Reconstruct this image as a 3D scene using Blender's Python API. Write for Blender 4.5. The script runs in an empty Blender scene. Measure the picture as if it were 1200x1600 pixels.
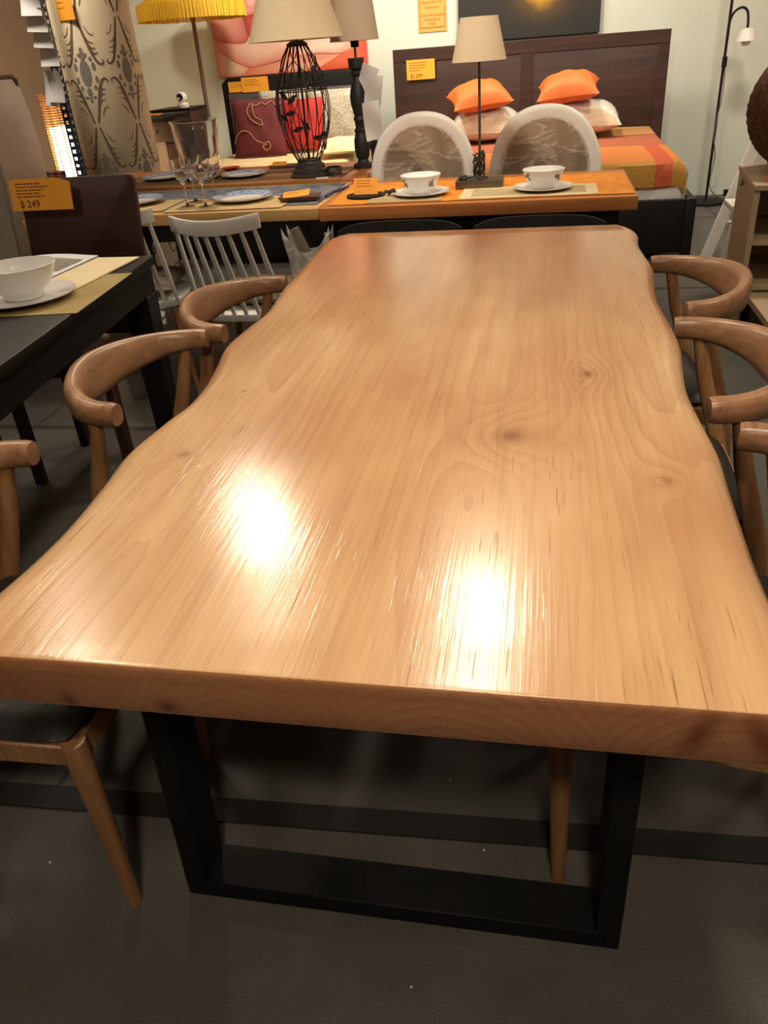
import bpy, bmesh, math, random
from mathutils import Vector, Matrix, Euler
random.seed(7)
S = bpy.context.scene
COL = S.collection
PI = math.pi
def rad(d): return math.radians(d)

# ------------------------------------------------------------------ camera, exposure, lights
CAM_PITCH, CAM_ROLL, CAM_YAW, CAM_H, CAM_F = 0.532745941, -0.0787163994, -0.218782964, 1.30423742, 1225.42893
def make_camera():
    cp, sp = math.cos(CAM_PITCH), math.sin(CAM_PITCH)
    f = Vector((math.sin(CAM_YAW)*cp, math.cos(CAM_YAW)*cp, -sp))
    r0 = Vector((math.cos(CAM_YAW), -math.sin(CAM_YAW), 0)); u0 = r0.cross(f)
    c, s = math.cos(CAM_ROLL), math.sin(CAM_ROLL)
    r = c*r0 + s*u0; u = -s*r0 + c*u0
    cd = bpy.data.cameras.new('camera'); co = bpy.data.objects.new('camera', cd); COL.objects.link(co)
    m = Matrix(((r.x, u.x, -f.x, 0), (r.y, u.y, -f.y, 0), (r.z, u.z, -f.z, CAM_H), (0, 0, 0, 1)))
    co.matrix_world = m
    cd.sensor_fit = 'VERTICAL'; cd.sensor_height = 36.0; cd.lens = CAM_F/1600*36.0
    cd.clip_start = 0.05
    S.camera = co
make_camera()
S.view_settings.view_transform = 'Standard'; S.view_settings.look = 'None'
S.view_settings.gamma = 1.0; S.view_settings.use_curve_mapping = False
S.view_settings.exposure = 0.25
S.cycles.caustics_reflective = False; S.cycles.caustics_refractive = False
S.cycles.sample_clamp_indirect = 4.0
W = bpy.data.worlds.new('world'); S.world = W; W.use_nodes = True
W.node_tree.nodes['Background'].inputs[0].default_value = (1, .85, .68, 1)
W.node_tree.nodes['Background'].inputs[1].default_value = 0.05
WARM = (1.0, .86, .67)
def spot(name, loc, target, power, size=80, blend=.6, radius=.06, col=WARM):
    l = bpy.data.lights.new(name, 'SPOT'); l.energy = power; l.spot_size = rad(size); l.spot_blend = blend
    l.shadow_soft_size = radius; l.color = col
    o = bpy.data.objects.new(name, l); COL.objects.link(o); o.location = loc
    o.rotation_euler = (Vector(target)-Vector(loc)).to_track_quat('-Z', 'Y').to_euler()
    return o
spot('ceiling_or_fill_spot', (-1.72, 3.95, 2.75), (-.75, 2.2, .76), 82, 110, .9, .13)
spot('ceiling_or_fill_spot', (-.20, 3.30, 2.75), (-.20, 1.9, .76), 62, 110, .9, .10)
spot('ceiling_or_fill_spot', (-2.50, 3.0, 2.75), (-.9, 1.2, .76), 38, 120, .9, .08)
spot('ceiling_or_fill_spot', (-.28, 6.60, 2.75), (-.28, 7.3, .8), 135, 130, .9, .16)
spot('ceiling_or_fill_spot', (-1.55, 6.3, 2.75), (-1.6, 7.5, 1.2), 190, 130, .9, .16)
spot('ceiling_or_fill_spot', (1.2, 5.9, 2.75), (1.1, 7.2, .8), 125, 140, .9, .18)
spot('ceiling_or_fill_spot', (-3.0, 4.6, 2.75), (-3.0, 6.2, .9), 130, 130, .9, .16)  # added fill lamp, brightens the papers and the left background
spot('ceiling_or_fill_spot', (1.35, 4.5, 2.75), (.4, 5.2, .5), 100, 150, .9, .16)  # fill lamp put in to brighten the foot of the striped bed
spot('ceiling_or_fill_spot', (.05, .85, 2.75), (-.08, 1.0, .76), 104, 90, 1.0, .14)
spot('ceiling_or_fill_spot', (.2, -.9, 2.75), (-.2, .5, .2), 125, 100, .9, .14)
spot('ceiling_or_fill_spot', (-.45, 2.05, 2.75), (-.6, 5.0, .9), 190, 62, .8, .16)  # invented front fill, lifts the round-back chairs and lamp shades
spot('ceiling_or_fill_spot', (-3.0, 1.6, 2.75), (-2.2, 2.6, .7), 45, 120, .9, .16)  # added fill over the left side, no known fitting there
spot('ceiling_or_fill_spot', (1.35, 2.6, 2.75), (1.0, 3.2, .5), 45, 120, .9, .16)  # extra fill lamp added for the right side of the room

# ------------------------------------------------------------------ node materials
class NT:
    def __init__(s, name):
        s.m = bpy.data.materials.new(name); s.m.use_nodes = True; s.t = s.m.node_tree
        s.b = s.t.nodes['Principled BSDF']; s.out = s.t.nodes['Material Output']
    def n(s, typ, **kw):
        x = s.t.nodes.new(typ)
        for k, v in kw.items(): setattr(x, k, v)
        return x
    def link(s, a, b): s.t.links.new(a, b)
    def setin(s, sock, v):
        if hasattr(v, 'is_output') or isinstance(v, bpy.types.NodeSocket): s.link(v, sock)
        else: sock.default_value = v
    def math(s, op, a, b=0.0, c=None, clamp=False):
        x = s.n('ShaderNodeMath', operation=op); x.use_clamp = clamp
        s.setin(x.inputs[0], a); s.setin(x.inputs[1], b)
        if c is not None: s.setin(x.inputs[2], c)
        return x.outputs[0]
    def coords(s, kind='Object', off=None):
        tc = s.n('ShaderNodeTexCoord').outputs[kind]
        if off:
            v = s.n('ShaderNodeVectorMath', operation='ADD'); s.link(tc, v.inputs[0]); v.inputs[1].default_value = off
            return v.outputs[0]
        return tc
    def scale(s, vec, sc):
        v = s.n('ShaderNodeVectorMath', operation='MULTIPLY'); s.link(vec, v.inputs[0]); v.inputs[1].default_value = sc
        return v.outputs[0]
    def noise(s, vec, scale=5, detail=2, rough=.5, dist=0):
        x = s.n('ShaderNodeTexNoise'); s.link(vec, x.inputs['Vector'])
        x.inputs['Scale'].default_value = scale; x.inputs['Detail'].default_value = detail
        x.inputs['Roughness'].default_value = rough; x.inputs['Distortion'].default_value = dist
        return x.outputs['Fac']
    def ramp(s, fac, stops):
        x = s.n('ShaderNodeValToRGB'); s.link(fac, x.inputs[0]); e = x.color_ramp.elements
        while len(e) < len(stops): e.new(.5)
        for el, (p, c) in zip(e, stops): el.position = p; el.color = (*c, 1) if len(c) == 3 else c
        return x.outputs[0]
    def mix(s, fac, a, b, mode='MIX'):
        x = s.n('ShaderNodeMix', data_type='RGBA', blend_type=mode)
        s.setin(x.inputs[0], fac)
        for i, v in ((6, a), (7, b)):
            if isinstance(v, tuple): x.inputs[i].default_value = (*v, 1) if len(v) == 3 else v
            else: s.link(v, x.inputs[i])
        return x.outputs[2]
    def bump(s, h, strength=.2, dist=.01):
        x = s.n('ShaderNodeBump'); x.inputs['Strength'].default_value = strength; x.inputs['Distance'].default_value = dist
        s.link(h, x.inputs['Height']); s.link(x.outputs[0], s.b.inputs['Normal'])

def lin(r, g, b):
    f = lambda c: (c/255/12.92 if c/255 <= .04045 else ((c/255+.055)/1.055)**2.4)
    return (f(r), f(g), f(b))

def mat(name, col, rough=.5, metal=0.0, var=.12, vscale=12, bump=0.0, bscale=60, spec=.5, emit=None, estr=0, coat=0):
    """plain procedural surface: colour with a slight noise variation and optional fine bump"""
    k = NT(name); co = k.coords()
    nz = k.noise(co, vscale, 3)
    lo = tuple(max(0, c*(1-var)) for c in col); hi = tuple(min(1, c*(1+var)) for c in col)
    k.link(k.ramp(nz, [(.3, lo), (.7, hi)]), k.b.inputs['Base Color'])
    k.b.inputs['Roughness'].default_value = rough; k.b.inputs['Metallic'].default_value = metal
    k.b.inputs['Specular IOR Level'].default_value = spec
    if coat: k.b.inputs['Coat Weight'].default_value = coat
    if bump: k.bump(k.noise(co, bscale, 3), bump, .005)
    if emit:
        k.b.inputs['Emission Color'].default_value = (*emit, 1); k.b.inputs['Emission Strength'].default_value = estr
    return k.m

def wood(name, light, dark, axis='y', rough=.35, dens=60, spec=.5):
    k = NT(name); co = k.coords()
    sc = {'x': (.06, 1, 1), 'y': (1, .06, 1), 'z': (1, 1, .06)}[axis]
    v = k.scale(co, sc)
    a = k.noise(v, dens, 4, .6, .6); b = k.noise(v, 9, 2, .5, 1.0)
    f = k.math('ADD', k.math('MULTIPLY', a, .55), k.math('MULTIPLY', b, .45))
    k.link(k.ramp(f, [(.36, dark), (.62, light)]), k.b.inputs['Base Color'])
    k.b.inputs['Roughness'].default_value = rough; k.b.inputs['Specular IOR Level'].default_value = spec
    k.bump(a, .08, .003)
    return k.m

def glass(name, rough=0.0, col=(1, 1, 1)):
    k = NT(name)
    k.b.inputs['Base Color'].default_value = (*col, 1)
    k.b.inputs['Transmission Weight'].default_value = 1.0; k.b.inputs['Roughness'].default_value = rough
    k.b.inputs['IOR'].default_value = 1.45
    co = k.coords(); k.bump(k.noise(co, 3, 1), .02, .002)
    return k.m

def plastic_film(name, amount=.25, scale=25, tint=(1, 1, 1), base=.05):
    """clear wrinkled wrapping film: mostly see-through, wrinkles catch the lamps, pale highlight streaks are painted along creases"""
    k = NT(name); co = k.coords()
    tr = k.n('ShaderNodeBsdfTransparent'); tr.inputs[0].default_value = (*tint, 1)
    h = k.noise(co, scale, 4, .6, 1.5)
    k.b.inputs['Base Color'].default_value = (.88, .87, .83, 1); k.b.inputs['Roughness'].default_value = .12
    k.b.inputs['Specular IOR Level'].default_value = .9
    k.bump(h, .6, .02)
    mx = k.n('ShaderNodeMixShader')
    fr = k.n('ShaderNodeFresnel'); fr.inputs[0].default_value = 1.45
    h2 = k.noise(k.scale(co, (.35, 1, 1)), scale*.5, 3, .55, 1.0)
    streak = k.math('POWER', k.math('SUBTRACT', 1.0, k.math('ABSOLUTE', k.math('SUBTRACT', k.math('MULTIPLY', h2, 2.0), 1.0))), 26.0)  # opaque pale lines put in as highlights on the creases
    fac = k.math('ADD', k.math('ADD', base, k.math('MULTIPLY', fr.outputs[0], .6)), k.math('MULTIPLY', streak, amount), clamp=True)
    k.link(fac, mx.inputs[0]); k.link(tr.outputs[0], mx.inputs[1]); k.link(k.b.outputs[0], mx.inputs[2])
    k.link(mx.outputs[0], k.out.inputs[0])
    return k.m

def stripes(name, cols, axis=0, period=.1, rough=.8, warp=.0, bump=.2):
    """woven cloth in stripes; cols: [(stop, colour)] over one period"""
    k = NT(name); co = k.coords(); sp = k.n('ShaderNodeSeparateXYZ'); k.link(co, sp.inputs[0])
    x = sp.outputs[axis]
    if warp: x = k.math('ADD', x, k.math('MULTIPLY', k.noise(co, 6, 2), warp))
    f = k.math('FRACT', k.math('DIVIDE', x, period))
    c = k.ramp(f, cols)
    c = k.mix(.25, c, k.ramp(k.noise(co, 120, 2), [(.3, (.35, .35, .35)), (.7, (1, 1, 1))]), 'MULTIPLY')
    k.link(c, k.b.inputs['Base Color']); k.b.inputs['Roughness'].default_value = rough
    k.bump(k.noise(co, 150, 2), bump, .003)
    return k.m

# the live-edge slab: one solid timber texture (growth rings around drifting pith lines, fibres, pores, knots)
KNOTS = [(-.56, 1.06, .035, .02), (-.04, 1.15, .06, .05), (.09, 1.42, .035, .03), (.18, 1.01, .025, .02), (-.24, .67, .008, .008),
         (-.27, .85, .007, .007), (-.55, 1.33, .02, .012)]
END_KNOTS = [(.160, .728, .013, .030, -.35), (.222, .724, .013, .034, .45), (-.385, .706, .016, .010, 0), (-.505, .704, .010, .010, 0)]
def slab_wood(root):
    k = NT('live_edge_timber'); co = k.coords(off=root)
    sp = k.n('ShaderNodeSeparateXYZ'); k.link(co, sp.inputs[0]); x, y, z = sp.outputs
    w1 = k.noise(k.scale(co, (1, .3, 1)), 3.2, 2)
    xw = k.math('ADD', x, k.math('MULTIPLY', k.math('SUBTRACT', w1, .5), .05))
    BW = .245
    bi = k.math('FLOOR', k.math('DIVIDE', k.math('ADD', x, .905), BW))
    wn = k.n('ShaderNodeTexWhiteNoise', noise_dimensions='1D'); k.link(k.math('ADD', bi, 3.37), wn.inputs['W'])
    sc = k.n('ShaderNodeSeparateColor'); k.link(wn.outputs['Color'], sc.inputs[0]); r1, r2, r3 = sc.outputs
    u = k.math('SUBTRACT', xw, k.math('ADD', k.math('MULTIPLY', bi, BW), -.905+BW/2))
    u = k.math('SUBTRACT', u, k.math('MULTIPLY', k.math('SUBTRACT', r1, .5), .14))
    cmb = k.n('ShaderNodeCombineXYZ'); k.link(k.math('MULTIPLY', bi, 7.1), cmb.inputs[0]); k.link(y, cmb.inputs[1])
    drift = k.math('MULTIPLY', k.math('SUBTRACT', k.noise(cmb.outputs[0], .8, 1), .5), .16)
    v = k.math('ADD', k.math('SUBTRACT', z, .69), k.math('ADD', drift, k.math('MULTIPLY', r2, .05)))
    kn = None; kd = None
    for kx, ky, kr, kl in KNOTS:
        dx = k.math('DIVIDE', k.math('SUBTRACT', x, kx), kr*1.3); dy = k.math('DIVIDE', k.math('SUBTRACT', y, ky), kl*2.2)
        d2 = k.math('ADD', k.math('MULTIPLY', dx, dx), k.math('MULTIPLY', dy, dy))
        g = k.math('POWER', 2.718, k.math('MULTIPLY', d2, -1.0))
        g2 = k.math('MULTIPLY', k.math('POWER', g, 16.0), min(1.0, kr*30))
        gq = k.math('MULTIPLY', g, min(1.0, kr*18)); kg = gq if kn is None else k.math('ADD', kg, gq)
        kn = k.math('MULTIPLY', g, kr) if kn is None else k.math('ADD', kn, k.math('MULTIPLY', g, kr))
        kd = g2 if kd is None else k.math('ADD', kd, g2)
    rr = k.math('SQRT', k.math('ADD', k.math('MULTIPLY', u, u), k.math('MULTIPLY', v, v)))
    rr = k.math('ADD', rr, k.math('MULTIPLY', k.noise(k.scale(co, (1, .12, 1)), 22, 2), .012))
    rr = k.math('ADD', rr, k.math('MULTIPLY', kn, .85))
    ring = k.math('POWER', k.math('FRACT', k.math('DIVIDE', rr, .0135)), 2.5)
    amp = k.ramp(k.noise(k.scale(co, (1, .25, 1)), 5, 2), [(.38, (.12, .12, .12)), (.68, (1, 1, 1))])
    ge = k.n('ShaderNodeNewGeometry'); sn = k.n('ShaderNodeSeparateXYZ'); k.link(ge.outputs['True Normal'], sn.inputs[0])
    end = k.math('GREATER_THAN', k.math('ABSOLUTE', sn.outputs[1]), .85)
    ring = k.math('MULTIPLY', ring, k.math('MAXIMUM', k.math('ADD', k.math('MULTIPLY', amp, .55), k.math('MULTIPLY', kg, .30)), k.math('MULTIPLY', end, k.math('ADD', .6, k.math('MULTIPLY', amp, .6)))))
    fib = k.noise(k.scale(co, (1, .014, 1)), 190, 4, .65)
    band = k.noise(k.scale(co, (1, .06, 1)), 26, 3, .6)
    pore = k.ramp(k.noise(k.scale(co, (1, .03, 1)), 300, 1, .5), [(.66, (0, 0, 0)), (.74, (1, 1, 1))])
    pmask = k.ramp(k.noise(k.scale(co, (1, .35, 1)), 4.5, 1), [(.46, (0, 0, 0)), (.62, (1, 1, 1))])
    pore = k.math('MULTIPLY', pore, pmask)
    blotch = k.noise(k.scale(co, (1, .45, 1)), 4.2, 3, .55)
    base = k.ramp(blotch, [(.30, lin(194, 149, 114)), (.52, lin(210, 171, 133)), (.72, lin(222, 187, 152))])
    far_tint = k.math('MULTIPLY', k.math('MULTIPLY', k.math('SUBTRACT', y, 1.5), .8, clamp=True), k.math('ADD', .25, k.noise(k.scale(co, (1.6, .7, 1)), 3.0, 2)), clamp=True)  # redder brown towards the far end, broken up by noise
    base = k.mix(k.math('MULTIPLY', far_tint, .95), base, lin(172, 110, 66))
    tint = k.ramp(r3, [(0, (1.0, .90, .80)), (.5, (.95, .92, .80)), (1, (1.0, .97, .90))])
    c = k.mix(1.0, base, tint, 'MULTIPLY')
    c = k.mix(k.math('MULTIPLY', ring, .50), c, lin(140, 80, 44))
    c = k.mix(k.ramp(band, [(.42, (.0, .0, .0)), (.70, (.30, .30, .30))]), c, lin(166, 112, 76))
    c = k.mix(k.ramp(fib, [(.5, (0, 0, 0)), (.75, (.24, .24, .24))]), c, lin(126, 78, 48))
    c = k.mix(k.math('MULTIPLY', end, .75), c, lin(150, 90, 56))
    c = k.mix(k.math('MULTIPLY', pore, .55), c, lin(80, 42, 22))
    c = k.mix(k.math('MULTIPLY', kd, .55, clamp=True), c, lin(92, 46, 26))
    ke = None
    for kx, kz, ra, rb, sl in END_KNOTS:
        dz = k.math('SUBTRACT', z, kz)
        dx = k.math('DIVIDE', k.math('ADD', k.math('SUBTRACT', xw, kx), k.math('MULTIPLY', dz, sl)), ra)
        dz = k.math('DIVIDE', dz, rb)
        g = k.math('POWER', 2.718, k.math('MULTIPLY', k.math('ADD', k.math('MULTIPLY', dx, dx), k.math('MULTIPLY', dz, dz)), -1.0))
        ke = g if ke is None else k.math('ADD', ke, g)
    c = k.mix(k.math('MULTIPLY', k.math('MULTIPLY', ke, end), .8, clamp=True), c, lin(104, 46, 28))
    k.link(c, k.b.inputs['Base Color'])
    rg = k.math('ADD', .18, k.math('MULTIPLY', k.math('SUBTRACT', band, .5), .12))
    k.link(rg, k.b.inputs['Roughness']); k.b.inputs['Specular IOR Level'].default_value = .5
    h = k.math('ADD', k.math('MULTIPLY', band, .6), k.math('ADD', k.math('MULTIPLY', fib, .35), k.math('MULTIPLY', pore, -.15)))
    k.bump(h, .16, .004)
    return k.m

M = {}
M['elbow'] = wood('oiled_ash', lin(172, 128, 92), lin(128, 90, 62), 'x', .34, 40)
M['elbow_leg'] = wood('oiled_ash_leg', lin(172, 126, 84), lin(130, 90, 56), 'z', .4, 40)
M['black_leather'] = mat('black_leather', (.012, .012, .012), .38, bump=.15, bscale=120)
M['black_metal'] = mat('black_powder_coat', (.006, .006, .006), .6, bump=.05, bscale=200, spec=.25)
M['blackwood'] = wood('black_stained_wood', (.012, .010, .009), (.006, .005, .0045), 'y', .45, 50, .3)
M['darkbrown'] = wood('dark_brown_wood', lin(72, 42, 34), lin(50, 29, 24), 'x', .42, 40)
M['espresso'] = wood('espresso_veneer', lin(66, 40, 34), lin(44, 27, 24), 'x', .45, 40)
M['white_paint'] = mat('white_paint', (.82, .80, .76), .4, var=.04)
M['white_china'] = mat('white_china', (.88, .87, .84), .14, var=.02)
def _rim():
    k = NT('blue_glazed_rim'); k.link(k.ramp(k.noise(k.coords(), 24, 3, .6), [(.34, lin(84, 118, 182)), (.46, lin(150, 180, 222)), (.56, lin(196, 210, 230)), (.66, lin(110, 146, 204))]), k.b.inputs['Base Color'])
    k.b.inputs['Roughness'].default_value = .16; return k.m
M['saucer_blue'] = _rim()
M['light_oak'] = wood('pale_oak', lin(222, 180, 118), lin(200, 155, 96), 'x', .38, 50)
M['orange_oak'] = wood('orange_oak', lin(214, 140, 78), lin(186, 110, 56), 'x', .35, 50)
M['red_oak'] = wood('reddish_table_wood', lin(186, 112, 66), lin(156, 88, 48), 'x', .35, 50)
M['tag'] = mat('orange_card', lin(250, 170, 52), .6, var=.04)
M['ink'] = mat('printed_ink', lin(120, 66, 20), .7, var=.05)
M['ink_dark'] = mat('printed_black_ink', lin(62, 36, 18), .7, var=.05)
M['paper'] = mat('white_paper', (.78, .77, .78), .7, var=.04, vscale=8)
M['cream_paper'] = mat('cream_paper', lin(238, 220, 178), .65, var=.03)
M['olive_mat'] = mat('woven_olive_mat', lin(170, 148, 92), .75, bump=.3, bscale=260)
M['beige_mat'] = mat('beige_place_mat', lin(212, 182, 132), .8, bump=.2, bscale=220)
M['greige_mat'] = mat('grey_beige_place_mat', lin(188, 168, 128), .8, bump=.2, bscale=220)
M['cream_border'] = mat('cream_border_cloth', lin(224, 206, 166), .8, bump=.2, bscale=220)
def shade_mat(name, col):
    k = NT(name); co = k.coords()
    c = k.ramp(k.noise(co, 14, 3), [(.3, tuple(v*.95 for v in col)), (.7, col)])
    k.link(c, k.b.inputs['Base Color']); k.b.inputs['Roughness'].default_value = .85; k.bump(k.noise(co, 180, 2), .15, .002)
    tl = k.n('ShaderNodeBsdfTranslucent'); k.link(c, tl.inputs[0])
    mx = k.n('ShaderNodeMixShader'); mx.inputs[0].default_value = .25
    k.link(k.b.outputs[0], mx.inputs[1]); k.link(tl.outputs[0], mx.inputs[2]); k.link(mx.outputs[0], k.out.inputs[0])
    return k.m
M['shade_cloth'] = shade_mat('cream_shade_cloth', lin(232, 212, 182))
M['shade_grey'] = shade_mat('taupe_shade_cloth', lin(220, 200, 178))
M['wrought'] = mat('wrought_iron', (.02, .015, .013), .5, metal=.3)
M['bronze'] = mat('brushed_bronze', (.16, .125, .09), .35, metal=.7)
M['film'] = plastic_film('wrapping_film', .35, 22)
M['film_thick'] = plastic_film('crumpled_film', .6, 14, base=.42)
M['taupe'] = mat('taupe_upholstery', lin(170, 146, 118), .85, bump=.2, bscale=160)
M['glass'] = glass('clear_glass')
M['orange_silk'] = mat('orange_silk', lin(216, 112, 46), .6, var=.1, vscale=8, bump=.1, bscale=14)
M['beige_pillow'] = mat('beige_pillow_cloth', lin(206, 180, 146), .6, var=.15, vscale=18, bump=.2, bscale=20)
M['steelgrey'] = mat('galvanised_grey', (.35, .36, .35), .4, metal=.6)

# ------------------------------------------------------------------ mesh builder
class MB:
    def __init__(s): s.v = []; s.f = []; s.mi = []; s.cur = 0
    def add(s, vs, fs, T=None):
        o = len(s.v)
        s.v += [tuple(T @ Vector(v)) if T is not None else tuple(v) for v in vs]
        s.f += [tuple(i+o for i in f) for f in fs]; s.mi += [s.cur]*len(fs)
        return s
    def box(s, x0, x1, y0, y1, z0, z1, T=None):
        vs = [(x, y, z) for z in (z0, z1) for y in (y0, y1) for x in (x0, x1)]
        return s.add(vs, [(0, 2, 3, 1), (4, 5, 7, 6), (0, 1, 5, 4), (2, 6, 7, 3), (0, 4, 6, 2), (1, 3, 7, 5)], T)
    def loft(s, secs, cap=True, closed=False, T=None):
        n = len(secs[0]); vs = [p for q in secs for p in q]; fs = []
        m = len(secs)
        for i in range(m if closed else m-1):
            for j in range(n):
                a, b = i*n+j, i*n+(j+1) % n; c, d = ((i+1) % m)*n+(j+1) % n, ((i+1) % m)*n+j
                fs.append((a, b, c, d))
        if cap and not closed: fs += [tuple(range(n))[::-1], tuple(range((m-1)*n, m*n))]
        return s.add(vs, fs, T)
    def tube(s, path, r, n=10, T=None, cap=True, closed=False, flat=1.0):
        path = [Vector(p) for p in path]; m = len(path)
        rs = r if isinstance(r, (list, tuple)) else [r]*m
        secs = []; up = None
        for i in range(m):
            if closed: t = path[(i+1) % m]-path[i-1]
            else: t = path[min(i+1, m-1)]-path[max(i-1, 0)]
            t = t.normalized()
            if up is None:
                up = Vector((0, 0, 1)) if abs(t.z) < .9 else Vector((0, 1, 0))
            a = t.cross(up)
            if a.length < 1e-5: a = t.cross(Vector((1, 0, 0)))
            a.normalize(); b = a.cross(t).normalized(); up = b
            secs.append([path[i]+rs[i]*(math.cos(2*PI*j/n)*a*flat+math.sin(2*PI*j/n)*b) for j in range(n)])
        return s.loft(secs, cap, closed, T)
    def lathe(s, prof, n=32, c=(0, 0, 0), T=None, closed=False):
        secs = [[(c[0]+r*math.cos(2*PI*j/n), c[1]+r*math.sin(2*PI*j/n), c[2]+z) for j in range(n)] for r, z in prof]
        return s.loft(secs, not closed, closed, T)
    def prism(s, poly, a0, a1, plane='xy', T=None):
        mk = {'xy': lambda p, a: (p[0], p[1], a), 'xz': lambda p, a: (p[0], a, p[1]), 'yz': lambda p, a: (a, p[0], p[1])}[plane]
        return s.loft([[mk(p, a0) for p in poly], [mk(p, a1) for p in poly]], True, False, T)
    def grid(s, fn, nu, nv, wrap=False, T=None):
        vs = [fn(i/nu, j/nv) for j in range(nv+1) for i in range(nu+1)]
        fs = [(j*(nu+1)+i, j*(nu+1)+i+1, (j+1)*(nu+1)+i+1, (j+1)*(nu+1)+i) for j in range(nv) for i in range(nu)]
        return s.add(vs, fs, T)
    def mesh(s, name, mats, bevel=0, seg=2, smooth=True, angle=38):
        me = bpy.data.meshes.new(name); me.from_pydata([tuple(v) for v in s.v], [], s.f)
        if not isinstance(mats, (list, tuple)): mats = [mats]
        for m in mats: me.materials.append(m)
        me.polygons.foreach_set('material_index', s.mi)
        bm = bmesh.new(); bm.from_mesh(me)
        bmesh.ops.recalc_face_normals(bm, faces=bm.faces)
        if bevel:
            es = [e for e in bm.edges if len(e.link_faces) == 2 and e.calc_face_angle(0) > rad(40)]
            bmesh.ops.bevel(bm, geom=es, offset=bevel, segments=seg, affect='EDGES', profile=.5, clamp_overlap=True)
        bm.to_mesh(me); bm.free()
        if smooth:
            me.polygons.foreach_set('use_smooth', [True]*len(me.polygons))
            try: me.set_sharp_from_angle(angle=rad(angle))
            except Exception: pass
        me.update(); return me
    def build(s, name, mats, parent=None, loc=None, rot=None, **kw):
        o = bpy.data.objects.new(name, s.mesh(name, mats, **kw)); COL.objects.link(o)
        if parent is not None: o.parent = parent
        if loc is not None: o.location = loc
        if rot is not None: o.rotation_euler = rot
        return o

def tag(o, label, cat, group=None, kind=None):
    o['label'] = label; o['category'] = cat
    if group: o['group'] = group
    if kind: o['kind'] = kind
    return o
def thing(name, label, cat, loc=(0, 0, 0), rz=0, group=None):
    o = bpy.data.objects.new(name, None); COL.objects.link(o); o.location = loc; o.rotation_euler = (0, 0, rz)
    o.empty_display_size = .05
    return tag(o, label, cat, group)
def dup(root, loc, rz, label):
    def cp(o, par):
        c = o.copy(); COL.objects.link(c)
        if par is not None: c.parent = par
        for ch in o.children: cp(ch, c)
        return c
    r = cp(root, None); r.location = loc; r.rotation_euler = (0, 0, rz); r['label'] = label
    return r
def struct(name, mb, m, **kw):
    o = mb.build(name, m, **kw); o['kind'] = 'structure'; return o
def text(name, body, size, m, parent, loc, rot=(PI/2, 0, 0), align='LEFT'):
    c = bpy.data.curves.new(name, 'FONT'); c.body = body; c.size = size; c.align_x = align; c.extrude = .0004
    tmp = bpy.data.objects.new(name, c); COL.objects.link(tmp)
    dg = bpy.context.evaluated_depsgraph_get(); dg.update()
    me = bpy.data.meshes.new_from_object(tmp.evaluated_get(dg)); me.name = name
    bpy.data.objects.remove(tmp); me.materials.clear(); me.materials.append(m)
    o = bpy.data.objects.new(name, me); COL.objects.link(o); o.parent = parent; o.location = loc; o.rotation_euler = rot
    return o
def catmull(pts, n):
    out = []
    P = [pts[0]]+list(pts)+[pts[-1]]
    for i in range(1, len(P)-2):
        for k in range(n):
            t = k/n; a, b, c, d = (Vector(P[i-1]), Vector(P[i]), Vector(P[i+1]), Vector(P[i+2]))
            out.append(.5*((2*b)+(c-a)*t+(2*a-5*b+4*c-d)*t*t+(3*b-a-3*c+d)*t**3))
    out.append(Vector(P[-2])); return out

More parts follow.
